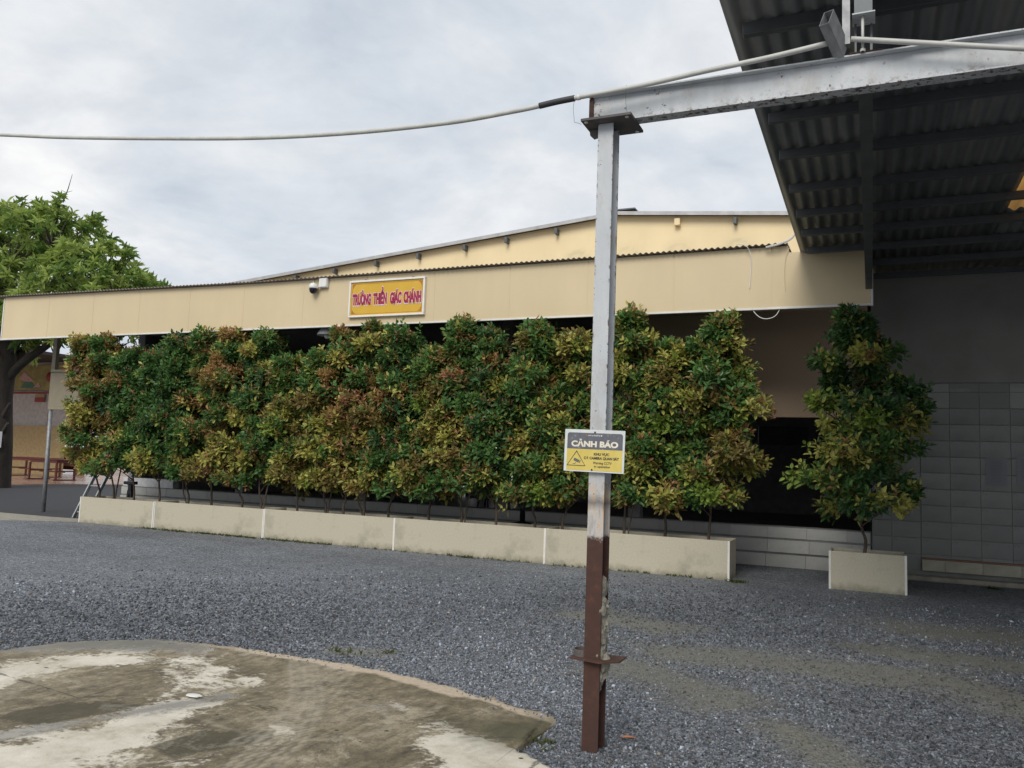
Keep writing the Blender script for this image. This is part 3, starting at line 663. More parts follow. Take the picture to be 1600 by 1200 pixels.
def corrugated(x0, x1, y0, y1, zf, per, amp, th, ny=2, samp=8, ragged=0):
    n = int((x1-x0)/per*samp)+1; X = np.linspace(x0, x1, n); Y = np.linspace(y0, y1, ny)
    gx = np.repeat(X[None], ny, 0); gy = np.repeat(Y[:, None], n, 1).astype(float)
    if ragged: gy[0] += ragged*rng.normal(size=n).cumsum()*.02
    ph = np.abs(((gx/per) % 1)*2-1); prof = amp*np.sin((ph-.5)*PI)
    z = np.vectorize(zf)(gx, gy)+prof
    V = np.r_[np.c_[gx.ravel(), gy.ravel(), z.ravel()], np.c_[gx.ravel(), gy.ravel(), z.ravel()+th]]
    N_ = n*ny; I = np.arange(N_).reshape(ny, n)
    q = np.stack([I[:-1, :-1], I[:-1, 1:], I[1:, 1:], I[1:, :-1]], -1).reshape(-1, 4)
    e0 = np.stack([I[0, :-1], I[0, 1:], I[0, 1:]+N_, I[0, :-1]+N_], -1); e1 = np.stack([I[-1, :-1], I[-1, 1:], I[-1, 1:]+N_, I[-1, :-1]+N_], -1)[:, ::-1]
    l0 = np.stack([I[:-1, 0], I[1:, 0], I[1:, 0]+N_, I[:-1, 0]+N_], -1)[:, ::-1]; l1 = np.stack([I[:-1, -1], I[1:, -1], I[1:, -1]+N_, I[:-1, -1]+N_], -1)
    return V, np.r_[q[:, ::-1], q+N_, e0, e1, l0, l1]
V, F = corrugated(-18.75, -1.12, FY-.10, HY-.01, lambda x, y: top(x)+.022+(y-FY)*.05, .092, .013, .003)
link('corrugated_sheet', np_mesh('corrugated_sheet', V, F, M['awning_sheet'], None, True), None, awn)
MB().box(-18.3, -.02, FY+.09, HY-.02, 4.40, 4.43).build('soffit', M['soffit'], awn)
MB().box(-18.3, -.02, FY+.05, FY+.088, 3.97, 4.42).build('back_rail', M['soffit'], awn)
# leaning pole at the left end: slender above, tube below
mb = MB(); mb.tube([(-17.77, 13.40, -.02), (-17.82, 13.40, 2.40)], .047, 10); mb.build('pole', M['galv'], awn)
mb = MB(); mb.box(-17.95, -17.83, 13.41, 13.5, 2.42, 4.39); mb.build('upper_post', M['cream_blind'], awn)

# ------------------------------------------------------------------ sign, camera, box, lamp on the awning
sign = thing('name_sign', (-7.98, FY, 4.4), 'yellow name sign with red capital letters and a white frame on the awning front', 'sign')
x0, x1, z0, z1 = -8.775, -7.185, 4.075, 4.755; ys_ = FY-.05
MB().box(x0+.03, x1-.03, ys_+.012, FY-.004, z0+.03, z1-.03).build('panel', M['sign_yellow'], sign)
mb = MB()
mb.box(x0, x1, ys_-.012, FY-.002, z1-.035, z1, .004).box(x0, x1, ys_-.012, FY-.002, z0, z0+.035, .004)
mb.box(x0, x0+.035, ys_-.0115, FY-.0025, z0+.036, z1-.036, .004).box(x1-.035, x1, ys_-.0115, FY-.0025, z0+.036, z1-.036, .004); mb.build('frame', M['frame_white'], sign)
mb = MB(); yb = ys_+.0105
ix0, ix1, iz0, iz1 = x0+.06, x1-.06, z0+.06, z1-.06
mb.box(ix0, ix1, yb, yb+.002, iz1-.008, iz1).box(ix0, ix1, yb, yb+.002, iz0, iz0+.008).box(ix0, ix0+.008, yb, yb+.002, iz0+.009, iz1-.009).box(ix1-.008, ix1, yb, yb+.002, iz0+.009, iz1-.009)
for cx, sx in ((ix0+.009, 1), (ix1-.009, -1)):
    for cz, sz in ((iz0+.009, 1), (iz1-.009, -1)):
        mb.poly([(cx, yb, cz), (cx+sx*.075, yb, cz), (cx+sx*.035, yb, cz+sz*.03), (cx, yb, cz+sz*.085)], (0, .0018, 0))
mb.build('border_ornament', M['sign_orange'], sign)
words = [('TRƯỜNG', .0, .275), ('THIỀN', .31, .51), ('GIÁC', .555, .72), ('CHÁNH', .75, 1.0)]
tx0, tx1 = ix0+.015, ix1-.012
for w_, a, b in words:
    xa, xb = tx0+(tx1-tx0)*a, tx0+(tx1-tx0)*b
    link('lettering_outline', text_mesh(w_, xa-.009, xb+.009, 4.303, .226, yb-.001, .095, .002), M['sign_pink'], sign)
    link('lettering', text_mesh(w_, xa, xb, 4.314, .204, yb-.0032, .058, .002), M['sign_red'], sign)
mb = MB()
for x in (-8.45, -7.45): mb.box(x-.015, x+.015, FY-.03, FY-.002, z1+.002, z1+.02)
mb.build('hanging_hook', M['dark_steel'], sign)

cam = thing('security_camera', (-9.56, FY, 4.7), 'white dome security camera with a black lens ball under the awning edge', 'camera')
cx, cy, cz = -9.555, FY-.10, 4.655
MB().lathe([(.0, .095), (.05, .09), (.078, .06), (.082, .0), (.08, -.004), (.0, -.004)], (cx, cy, cz)).build('housing', M['white_plastic'], cam)
MB().lathe([(.074, -.006), (.074, -.03), (.06, -.075), (.03, -.1), (.0, -.106)], (cx, cy, cz)).build('lens_ball', M['black_gloss'], cam)
MB().tube([(cx, cy, cz+.085), (cx-.05, FY-.03, cz+.13), (cx-.085, FY-.004, cz+.19)], .012, 8).build('bracket_arm', M['white_plastic'], cam)
MB().tube([(cx+.085, cy+.01, cz+.0), (cx+.1, FY-.03, cz+.1), (cx+.1, FY-.02, cz+.2)], .009, 8).build('aerial', M['white_plastic'], cam)
jb = thing('junction_box', (-9.36, FY, 4.7), 'small white square junction box right of the dome camera', 'junction box')
MB().box(-9.455, -9.27, FY-.075, FY-.002, 4.665, 4.85, .012).build('case', M['white_plastic'], jb)
MB().box(-9.445, -9.28, FY-.086, FY-.0755, 4.675, 4.84, .008).build('lid', M['white_plastic'], jb)

LAX, LAY = -9.50, 12.75
lamp = thing('dome_lamp', (-9.45, 12.75, 4.0), 'grey enamel dome lamp hanging unlit under the awning above the hedge', 'lamp')
MB().lathe([(.02, .17), (.05, .165), (.12, .13), (.18, .06), (.205, .0), (.195, .0), (.17, .055), (.11, .115), (.03, .15)], (LAX, LAY, 3.83), 24).build('lamp_shade', M['lamp_metal'], lamp)
MB().lathe([(.0, -.07), (.05, -.055), (.07, -.01), (.05, .05), (.02, .1)], (LAX, LAY, 3.83)).build('bulb', M['bulb'], lamp)
MB().tube([(LAX, LAY, 3.99), (LAX, LAY, 4.398)], .012, 8).build('stem', M['dark_steel'], lamp)

def wire(name, pts, rad, mat, label, cat):
    # smooth catmull-rom through the points
    P = [Vector(p) for p in pts]; out = []
    for i in range(len(P)-1):
        p0, p1, p2, p3 = P[max(i-1, 0)], P[i], P[i+1], P[min(i+2, len(P)-1)]
        for k in range(5):
            t = k/5; out.append(.5*((2*p1)+(p2-p0)*t+(2*p0-5*p1+4*p2-p3)*t*t+(3*p1-p0-3*p2+p3)*t**3))
    out.append(P[-1]); mb = MB(); mb.tube(out, rad, 6); o = mb.build(name, mat); return tag(o, label, cat)
wire('cable', [(-1.85, FY-.05, 4.93), (-1.72, FY-.11, 4.90), (-1.65, FY-.05, 4.78), (-1.64, FY-.02, 4.6), (-1.66, FY-.02, 4.26)], .0055, M['white_plastic'], 'thin white cable dangling over the awning front, left of the other two', 'cable')
wire('cable', [(-1.09, FY-.03, 4.84), (-1.15, FY-.02, 4.68), (-1.165, FY-.02, 4.45), (-1.15, FY-.02, 4.2)], .004, M['cream'], 'cream cable hanging straight down the awning front near the shed roof', 'cable')
wire('cable', [(-1.62, FY+.02, 3.95), (-1.58, FY, 3.88), (-1.5, FY, 3.81), (-1.4, FY, 3.79), (-1.29, FY, 3.83), (-1.22, FY+.02, 3.95)], .006, M['white_plastic'], 'white cable looping below the awning edge', 'cable')
wire('drain_pipe', [(-1.42, FY-.09, 4.84), (-1.22, FY-.12, 4.87), (-1.08, FY-.12, 4.93), (-1.0, FY-.10, 5.02)], .016, M['conduit'], 'short bent plastic pipe where the awning meets the shed roof', 'pipe')

# ------------------------------------------------------------------ shed roof (right)
SZ = 4.75; SX0 = -.95; SX1 = 12.0; SY0 = 4.3; SY1 = HY-.10
shed = thing('shed_roof', (3, 8, SZ), 'dark corrugated shed roof on steel purlins overhead at the right', 'roof')
def roof_part(x0, x1, y0, y1, mat, name):
    V, F = corrugated(x0, x1, y0, y1, lambda x, y: SZ, .135, .02, .004, 2, 8); return link(name, np_mesh(name, V, F, mat, None, True), None, shed)
sk = (1.485, 2.43); sy = (8.6, 11.0)
roof_part(SX0, sk[0], SY0, SY1, M['shed_sheet'], 'corrugated_sheet')
roof_part(sk[1], SX1, SY0, SY1, M['shed_sheet'], 'corrugated_sheet')
roof_part(sk[0], sk[1], SY0, sy[0], M['shed_sheet'], 'corrugated_sheet')
roof_part(1.755, SX1, -2.0, SY0-.002, M['shed_sheet'], 'corrugated_sheet')  # unseen forward extension, added to shade the right of the yard
roof_part(sk[0], sk[1], sy[1], SY1, M['shed_sheet'], 'corrugated_sheet')
o = roof_part(sk[0], sk[1], sy[0], sy[1], M['skylight'], 'skylight_sheet'); o['label'] = 'translucent yellowed roof sheet'
pur = MB().box(-(SX1-SX0-.12)/2, (SX1-SX0-.12)/2, -.03, .03, -.045, .045, .003).mesh('purlin'); pur.materials.append(M['dark_steel'])
for y in (4.9, 5.75, 6.55, 7.34, 8.26, 9.3, 10.25, 11.12, 12.05, 12.98, 13.9): share('purlin', pur, shed, ((SX0+SX1)/2+.06, y, SZ-.069))
def rafter(x):
    mb = MB(); mb.box(x-.045, x+.045, SY0+.05, 12.3, 4.14, 4.148).box(x-.006, x+.006, SY0+.1, 12.3, 4.149, 4.60).box(x-.045, x+.045, SY0+.1, 12.3, 4.601, 4.612); mb.build('rafter', M['dark_steel'], shed)
for x in (-.03, 4.2, 8.4): rafter(x)

# ------------------------------------------------------------------ steel frame: post, plates, beam
frame = thing('steel_frame', (-1.405, 4.5, 0), 'rusty pale blue steel post with a crossbeam reaching right under the shed roof', 'steel frame')
def add_edge_attr(o, fn):
    me = o.data; a = me.attributes.new('edge', 'FLOAT', 'POINT'); org = ORIGIN[o.name]
    a.data.foreach_set('value', np.array([fn(v.co+org) for v in me.vertices], np.float32))
PX, PYF, PW, PD = -1.412, 4.42, .092, .125
def strip(mb, x0, x1, y0, y1, z0, z1, n=40, nx_=5):
    """box with subdivided length so rust can follow its edges"""
    bm = mb.bm; rows = []
    for k in range(n+1):
        z = z0+(z1-z0)*k/n; ring = [(x0+(x1-x0)*i/nx_, y0) for i in range(nx_+1)]+[(x1-(x1-x0)*i/nx_, y1) for i in range(nx_+1)]
        rows.append([bm.verts.new((x, y, z)) for x, y in ring])
    for a, b in zip(rows, rows[1:]):
        L_ = len(a)
        for i in range(L_): bm.faces.new((a[i], a[(i+1) % L_], b[(i+1) % L_], b[i]))
    bm.faces.new(rows[0]); bm.faces.new(rows[-1]); return mb
mb = MB(); strip(mb, PX-PW/2, PX+PW/2, PYF, PYF+.008, -.03, 3.535); strip(mb, PX-PW/2, PX+PW/2, PYF+PD-.008, PYF+PD, -.03, 3.535); strip(mb, PX-.004, PX+.004, PYF+.009, PYF+PD-.009, -.03, 3.535)
o = mb.build('post', M['post_steel'], frame); add_edge_attr(o, lambda c: 1.0 if abs(abs(c.x-PX)-PW/2) < .004 else 0.0)
mb = MB(); mb.box(PX-.13, PX+.17, PYF-.075, PYF+PD+.075, 3.537, 3.551); mb.build('cap_plate', M['plate'], frame)
mb = MB(); mb.poly([(PX-.047, PYF+.06, 3.536), (PX-.12, PYF+.06, 3.536), (PX-.115, PYF+.06, 3.50), (PX-.09, PYF+.06, 3.475), (PX-.07, PYF+.06, 3.48), (PX-.047, PYF+.06, 3.45)], (0, .008, 0)); mb.build('gusset', M['plate'], frame)
mb = MB()
for dx, dy in ((-.105, -.05), (.14, -.05), (.14, PD+.05)): mb.lathe([(.012, 0), (.012, -.004), (0, -.0045)], (PX+dx, PYF+dy, 3.5365), 10)
mb.build('bolt_hole', M['white_trim'], frame)
BX0, BX1, BZ0, BZ1, BYF = -1.53, 9.0, 3.553, 3.735, 4.44
mb = MB()
def hstrip(mb, y0, y1, z0, z1, n=150):
    bm = mb.bm; rows = []
    for k in range(n+1):
        x = BX0+(BX1-BX0)*(k/n)**1.5; jag = (random.uniform(-.012, .006) if k == 0 else 0)
        rows.append([bm.verts.new((x+jag, y, z)) for y, z in ((y0, z0), (y1, z0), (y1, z1), (y0, z1))])
    for a, b in zip(rows, rows[1:]):
        for i in range(4): bm.faces.new((a[i], a[(i+1) % 4], b[(i+1) % 4], b[i]))
    bm.faces.new(rows[0]); bm.faces.new(rows[-1])
hstrip(mb, BYF, BYF+.09, BZ0, BZ0+.008); hstrip(mb, BYF, BYF+.09, BZ1-.008, BZ1); hstrip(mb, BYF+.041, BYF+.049, BZ0+.009, BZ1-.009)
o = mb.build('beam', M['beam_steel'], frame); add_edge_attr(o, lambda c: 1.0 if (c.x < -1.45 or (abs(c.z-BZ0) < .006 or abs(c.z-BZ1) < .006)) else (.8 if c.z < BZ0+.03 and c.x < .6 else 0.0))
mb = MB(); mb.box(BX0-.006, BX0+.022, BYF+.030, BYF+.060, BZ0+.012, BZ1-.012, .003); mb.build('end_plate', M['rust'], frame)
# lower plate with a ring welded on it, mortar in the channel
mb = MB(); mb.poly([(PX-.125, PYF-.02, .487), (PX+.06, PYF-.055, .487), (PX+.15, PYF+.02, .487), (PX+.15, PYF+.16, .487), (PX-.125, PYF+.13, .487)], (0, 0, .009)); mb.build('lower_plate', M['rust'], frame)
mb = MB(); pts = [(PX-.068+.052*math.cos(a), PYF+.055+.052*math.sin(a), .515) for a in np.linspace(R(40), R(320), 18)]
for a, b in zip(pts, pts[1:]): mb.beam(a, b, .006, .036)
mb.build('ring', M['plate'], frame)
def lump(pts, name):
    mb = MB()
    for (x, y, z, r) in pts:
        c = bmesh.ops.create_icosphere(mb.bm, subdivisions=2, radius=r)
        for v in c['verts']:
            k = 1+.35*math.sin(v.co.x*190+z*40)*math.sin(v.co.y*170+v.co.z*150+z*90); v.co = Vector((x+v.co.x*k*.75, y+v.co.y*k, z+v.co.z*k*1.25))
    return mb.build(name, M['mortar'], frame)
lump([(PX+.034+random.uniform(-.006, .012), PYF+.058+random.uniform(-.02, .025), .52+.0255*i+random.uniform(-.01, .01), random.uniform(.026, .042)) for i in range(15)], 'mortar_fill')
lump([(PX+.052-.007*i, PYF+.05, .465-.03*i, .045-.005*i) for i in range(6)], 'mortar_fill')
# brackets between beam and shed roof belong to the roof
mb = MB(); mb.beam((-.115, 4.47, 3.80), (-.115, 4.47, 4.66), .038, .05, (0, 1, 0)); mb.build('hanger_tube', M['galv'], shed)
mb = MB()
a, b = Vector((-.205, 4.30, 3.885)), Vector((-.138, 4.47, 3.775))
d = (b-a).normalized(); sd = d.cross(Vector((0, 0, 1))).normalized(); u = sd.cross(d)
for sgn in (-1, 1):
    mb.beam(a+sd*sgn*.024, b+sd*sgn*.024, .003, .116); mb.beam(a+u*sgn*.0565, b+u*sgn*.0565, .044, .003)
mb.build('box_tube', M['galv'], shed)
mb = MB(); mb.box(-.085, .025, 4.40, 4.53, 3.93, 3.938, .001); mb.build('bracket_plate', M['beam_steel'], shed)
mb = MB(); mb.box(-.075, .012, 4.42, 4.51, 3.94, 4.138); mb.build('rafter_stub', M['dark_steel'], shed)
mb = MB(); mb.tube([(-.035, 4.43, 3.737), (-.035, 4.43, 3.929)], .0075, 8); mb.tube([(-.035, 4.43, 3.737), (-.035, 4.43, 3.75)], .014, 6); mb.build('threaded_rod', M['conduit'], shed)
mb = MB(); mb.box(-.10, .06, 4.435, 4.53, 3.736, 3.744, .002); mb.build('seat_plate', M['rust'], shed)
mb = MB(); mb.box(-.075, -.065, 4.5, 4.51, 3.745, 3.93); mb.box(.0, .012, 4.52, 4.53, 3.745, 3.93); mb.build('flat_bar', M['dark_steel'], shed)

# conduit strung over the yard
cond = thing('conduit_pipe', (-1.6, 4.36, 3.7), 'pale plastic conduit sagging across the sky and over the steel beam', 'pipe')
cp = [(-15, 4.36, 5.75), (-11, 4.36, 4.88), (-8.2, 4.36, 4.37), (-6.71, 4.36, 4.14), (-5.92, 4.36, 4.015), (-4.87, 4.36, 3.87), (-3.95, 4.36, 3.755), (-3.14, 4.36, 3.685), (-2.42, 4.36, 3.655), (-1.98, 4.36, 3.665), (-1.80, 4.36, 3.675), (-1.57, 4.365, 3.693), (-1.19, 4.385, 3.716), (-.84, 4.385, 3.742), (-.5, 4.385, 3.762), (-.20, 4.385, 3.79)]
def smooth(pts, k=6):
    P = [Vector(p) for p in pts]; out = []
    for i in range(len(P)-1):
        p0, p1, p2, p3 = P[max(i-1, 0)], P[i], P[i+1], P[min(i+2, len(P)-1)]
        for j in range(k):
            t = j/k; out.append(.5*((2*p1)+(p2-p0)*t+(2*p0-5*p1+4*p2-p3)*t*t+(3*p1-p0-3*p2+p3)*t**3))
    return out+[P[-1]]
MB().tube(smooth(cp), .0145, 12).build('tube', M['conduit'], cond)
MB().tube(smooth([(-.09, 4.40, 3.80), (.27, 4.40, 3.712), (.68, 4.40, 3.612), (1.6, 4.40, 3.40)]), .014, 12).build('tube', M['conduit'], cond)
MB().tube(smooth([(-1.81, 4.36, 3.6745), (-1.7, 4.362, 3.685), (-1.59, 4.365, 3.6915)]), .0185, 12).build('tape_sleeve', M['black_tape'], cond)
MB().tube([(-1.575, 4.365, 3.6925), (-1.555, 4.366, 3.694)], .0168, 12).build('collar', M['white_plastic'], cond)
wire('wire', [(-1.592, 4.365, 3.675), (-1.597, 4.365, 3.63), (-1.59, 4.365, 3.57), (-1.586, 4.365, 3.545), (-1.56, 4.365, 3.535), (-1.545, 4.365, 3.525)], .0012, M['dark_steel'], 'thin bent wire dangling from the taped conduit joint', 'wire')
wire('wire', [(-1.28, 4.37, 3.725), (-1.282, 4.37, 3.68), (-1.285, 4.385, 3.63), (-1.28, 4.40, 3.57)], .0011, M['dark_steel'], 'thin wire tied round conduit and beam right of the post top', 'wire')

# warning sign on the post
ws = thing('warning_sign', (-1.423, 4.4, 1.63), 'yellow and black camera surveillance warning plate screwed to the rusty post', 'sign')
wx0, wx1, wz0, wz1, wy = -1.598, -1.247, 1.512, 1.748, 4.396
def tilt(mb_or_me):
    """the plate hangs a little crooked"""
    me = mb_or_me; c = Vector((-1.423, wy, 1.63)); me.transform(Matrix.Translation(c) @ Matrix.Rotation(R(1.0), 4, 'Y') @ Matrix.Translation(-c)); return me
def wpart(name, mb, mat): return link(name, tilt(mb.mesh(name)), mat, ws)
wpart('plate', MB().box(wx0, wx1, wy-.003, wy+.003, wz0, wz1, .001), M['w_white'])
split = wz0+(wz1-wz0)*.535
mb = MB(); mb.box(wx0+.016, wx1-.012, wy-.0042, wy-.0032, wz0+.008, split); wpart('yellow_print', mb, M['w_yellow'])
mb = MB(); a_, b_, c_, d_ = wx0+.016, wx1-.012, split+.001, wz1-.018; r_ = .014
pts = [(a_, wy-.0032, c_), (b_, wy-.0032, c_)]+[(b_-r_+r_*math.cos(t), wy-.0032, d_-r_+r_*math.sin(t)) for t in np.linspace(0, PI/2, 6)]+[(a_+r_+r_*math.cos(t), wy-.0032, d_-r_+r_*math.sin(t)) for t in np.linspace(PI/2, PI, 6)]
mb.poly(pts, (0, -.001, 0)); wpart('dark_print', mb, M['w_dark'])
def wtext(s, fx0, fx1, fz, cap, bold, mat, name='lettering'):
    W, H = wx1-wx0, wz1-wz0
    link(name, tilt(text_mesh(s, wx0+W*fx0, wx0+W*fx1, wz0+H*fz, H*cap, wy-.0043, bold, .0008)), mat, ws)
wtext('CẢNH BÁO', .115, .895, .60, .14, .05, M['w_cream'])
wtext('KHU VỰC', .50, .755, .40, .062, .045, M['w_ink'])
wtext('CÓ CAMERA QUAN SÁT', .335, .915, .305, .062, .045, M['w_ink'])
wtext('Warning CCTV', .49, .80, .195, .06, .02, M['w_ink'])
wtext('in operation', .515, .775, .115, .055, .02, M['w_ink'])
W, H = wx1-wx0, wz1-wz0
mb = MB()   # worn-off maker's line: only fragments are left
xx = wx0+W*.40
for w_, h_ in ((.018, .022), (.014, .030), (.02, .018), (.01, .034), (.022, .024), (.012, .036), (.018, .022), (.02, .03)):
    mb.box(xx, xx+W*w_, wy-.0052, wy-.0043, wz0+H*.85, wz0+H*(.85+h_)); xx += W*(w_+.013)
wpart('worn_marks', mb, M['w_white'])
mb = MB(); mb.box(wx0+W*.355, wx0+W*.385, wy-.0052, wy-.0043, wz0+H*.853, wz0+H*.878); wpart('worn_marks', mb, M['sign_orange'])
mb = MB()   # triangle with a camera
tri = [(wx0+W*.05, wz0+H*.135), (wx0+W*.37, wz0+H*.135), (wx0+W*.21, wz0+H*.50)]
for (ax, az), (bx, bz) in zip(tri, tri[1:]+tri[:1]): mb.beam((ax, wy-.0048, az), (bx, wy-.0048, bz), .001, .0058, (0, 1, 0)) if False else mb.poly([(ax, wy-.0043, az), (bx, wy-.0043, bz), (bx+(wx0+W*.21-bx)*.09, wy-.0043, bz+(wz0+H*.255-bz)*.13), (ax+(wx0+W*.21-ax)*.09, wy-.0043, az+(wz0+H*.255-az)*.13)], (0, -.0009, 0))
wpart('warning_triangle', mb, M['w_ink'])
mb = MB(); rot = Matrix.Rotation(R(22), 3, 'Y'); ccx, ccz = wx0+W*.215, wz0+H*.265
mb.box(ccx-.017, ccx+.015, wy-.0052, wy-.0043, ccz-.0075, ccz+.0085, 0, rot)
mb.box(ccx+.0165, ccx+.0215, wy-.0052, wy-.0043, ccz-.015, ccz+.001, 0, rot)
mb.poly([(ccx-.022, wy-.0043, ccz-.021), (ccx-.009, wy-.0043, ccz-.021), (ccx-.002, wy-.0043, ccz-.013), (ccx-.005, wy-.0043, ccz-.012), (ccx-.011, wy-.0043, ccz-.018), (ccx-.022, wy-.0043, ccz-.018)], (0, -.0009, 0)); wpart('camera_pictogram', mb, M['w_dark'])
for px, pz in ((.505, .94), (.475, .055)):
    mb = MB(); bmesh.ops.create_uvsphere(mb.bm, u_segments=10, v_segments=6, radius=.0055, matrix=Matrix.Translation((wx0+W*px, wy-.005, wz0+H*pz)) @ Matrix.Scale(.6, 4, (0, 1, 0))); wpart('screw', mb, M['rust'])

# ------------------------------------------------------------------ planters
GP = 'concrete coloured planter troughs along the hedge'
def planter(x0, x1, h, y0, depth, label, ends=(True, True), group=GP, skew=0.0):
    t = thing('planter', ((x0+x1)/2, y0, 0), label, 'planter', group); e = .004
    pan = .022
    for nm, yy in (('front_panel', y0), ('back_panel', y0+depth-pan)): MB().box(x0+e, x1-e, yy, yy+pan, -.01, h, .003).build(nm, M['planter'], t)
    for nm, xx in (('end_panel', x0+e), ('end_panel', x1-e-pan)): MB().box(xx, xx+pan, y0+pan+.001, y0+depth-pan-.001, -.01, h-.004, .002).build(nm, M['planter'], t)
    for xx, s_ in ((x0+.012, 1), (x1-.012, -1)): MB().box(xx-.014, xx+.014, y0-.004, y0-.0005, -.01, h+.001).build('corner_strip', M['white_trim'], t)
    mb = MB(); n_ = int((x1-x0)/.07); rows = []
    for j in range(8):
        rows.append([mb.bm.verts.new((x0+e+pan+(x1-x0-2*e-2*pan)*i/n_, y0+pan+(depth-2*pan)*j/7, h-.075+random.uniform(-.012, .025))) for i in range(n_+1)])
    for a, b in zip(rows, rows[1:]):
        for i in range(n_): mb.bm.faces.new((a[i], a[i+1], b[i+1], b[i]))
    mb.build('soil', M['soil'], t); return t
PY = 12.12
seps = [-15.02, -12.96, -10.24, -7.44, -4.68, -1.86]
ordn = ['leftmost', 'second from the left', 'middle', 'second from the right', 'rightmost']
for i, (a, b) in enumerate(zip(seps, seps[1:])):
    planter(a, b, .525+.006*i, PY+(.02, .03, .03, .0, -.05)[i], .62, ['short stained beige trough at the left end of the hedge', 'beige trough second from the left with grass along its foot', 'beige trough in the middle of the five-trough row', 'beige trough directly left of the rusty post', 'beige trough behind the rusty post ending at a bare corner'][i])
planter(-.55, .41, .51, 12.18, .62, 'short beige trough standing alone by the tile wall with one shrub', group='concrete coloured planter troughs along the hedge')

# ------------------------------------------------------------------ shrubs
PAL = {'g': ((.05, .115, .04), (.13, .26, .065)), 'd': ((.035, .085, .038), (.085, .18, .055)), 'y': ((.27, .275, .06), (.54, .51, .14)),
       'o': ((.27, .16, .055), (.52, .33, .13)), 'r': ((.33, .15, .075), (.54, .28, .16)), 'l': ((.15, .24, .04), (.32, .42, .09)), 'b': ((.13, .11, .035), (.29, .225, .07))}
def leaves_mesh(name, C, A, L, W, TINT, mat, droop=0.0):
    """C base points, A unit directions, L lengths, W widths, TINT colours -> one mesh of folded pointed leaves"""
    k = len(C); up = np.array([0, -.35, 1.0])+rng.normal(size=(k, 3))*.5
    S = np.cross(A, up); S /= np.linalg.norm(S, axis=1)[:, None]+1e-9; N_ = np.cross(S, A)
    def pt(t, s, h): return C+A*(L*t)[:, None]+S*(W*s)[:, None]+N_*(L*h)[:, None]
    v = np.stack([pt(0, 0, 0), pt(.30, -.42, .06), pt(.68, -.38, .05-droop*.3), pt(1.0, 0, -.07-droop), pt(.68, .38, .05-droop*.3), pt(.30, .42, .06)], 1)
    tr = np.array([(0, 3, 2, 1), (0, 5, 4, 3)])
    F = (tr[None]+6*np.arange(k)[:, None, None]).reshape(-1, 4)
    return np_mesh(name, v.reshape(-1, 3), F, mat, {'tint': np.repeat(TINT, 6, 0)})
def unit(v): return v/(np.linalg.norm(v, axis=-1, keepdims=True)+1e-9)
def shoots(P, AX, pal, nl, ll, lw, spread):
    """P shoot bases, AX axes, pal list of palette keys -> leaf arrays"""
    k = len(P); n_ = nl
    t = np.tile(np.arange(n_)/n_, (k, 1)); ang = np.tile(np.arange(n_)*2.4, (k, 1))+rng.uniform(0, 6.28, (k, 1))
    u = unit(np.cross(AX, rng.normal(size=(k, 3)))); w = np.cross(AX, u)
    rad = u[:, None]*np.cos(ang)[..., None]+w[:, None]*np.sin(ang)[..., None]
    tilt_ = (spread*(1-.75*t)+.25)+rng.normal(size=(k, n_))*.14
    D = AX[:, None]*np.cos(tilt_)[..., None]+rad*np.sin(tilt_)[..., None]+np.array([0, 0, -.42])*(1-t)[..., None]
    stem = ll*1.5
    B = P[:, None]+AX[:, None]*(t*stem)[..., None]
    lo = np.array([PAL[q][0] for q in pal]); hi = np.array([PAL[q][1] for q in pal])
    m = np.clip(rng.random((k, 1, 1))*.6+rng.random((k, n_, 1))*.25+t[..., None]*.25, 0, 1)
    T = np.minimum((lo[:, None]+(hi-lo)[:, None]*m)*1.02, .75)
    Ls = ll*rng.uniform(.7, 1.15, (k, n_))*(1-.25*t)
    return B.reshape(-1, 3), unit(D).reshape(-1, 3), Ls.ravel(), (Ls*lw).ravel(), T.reshape(-1, 3)
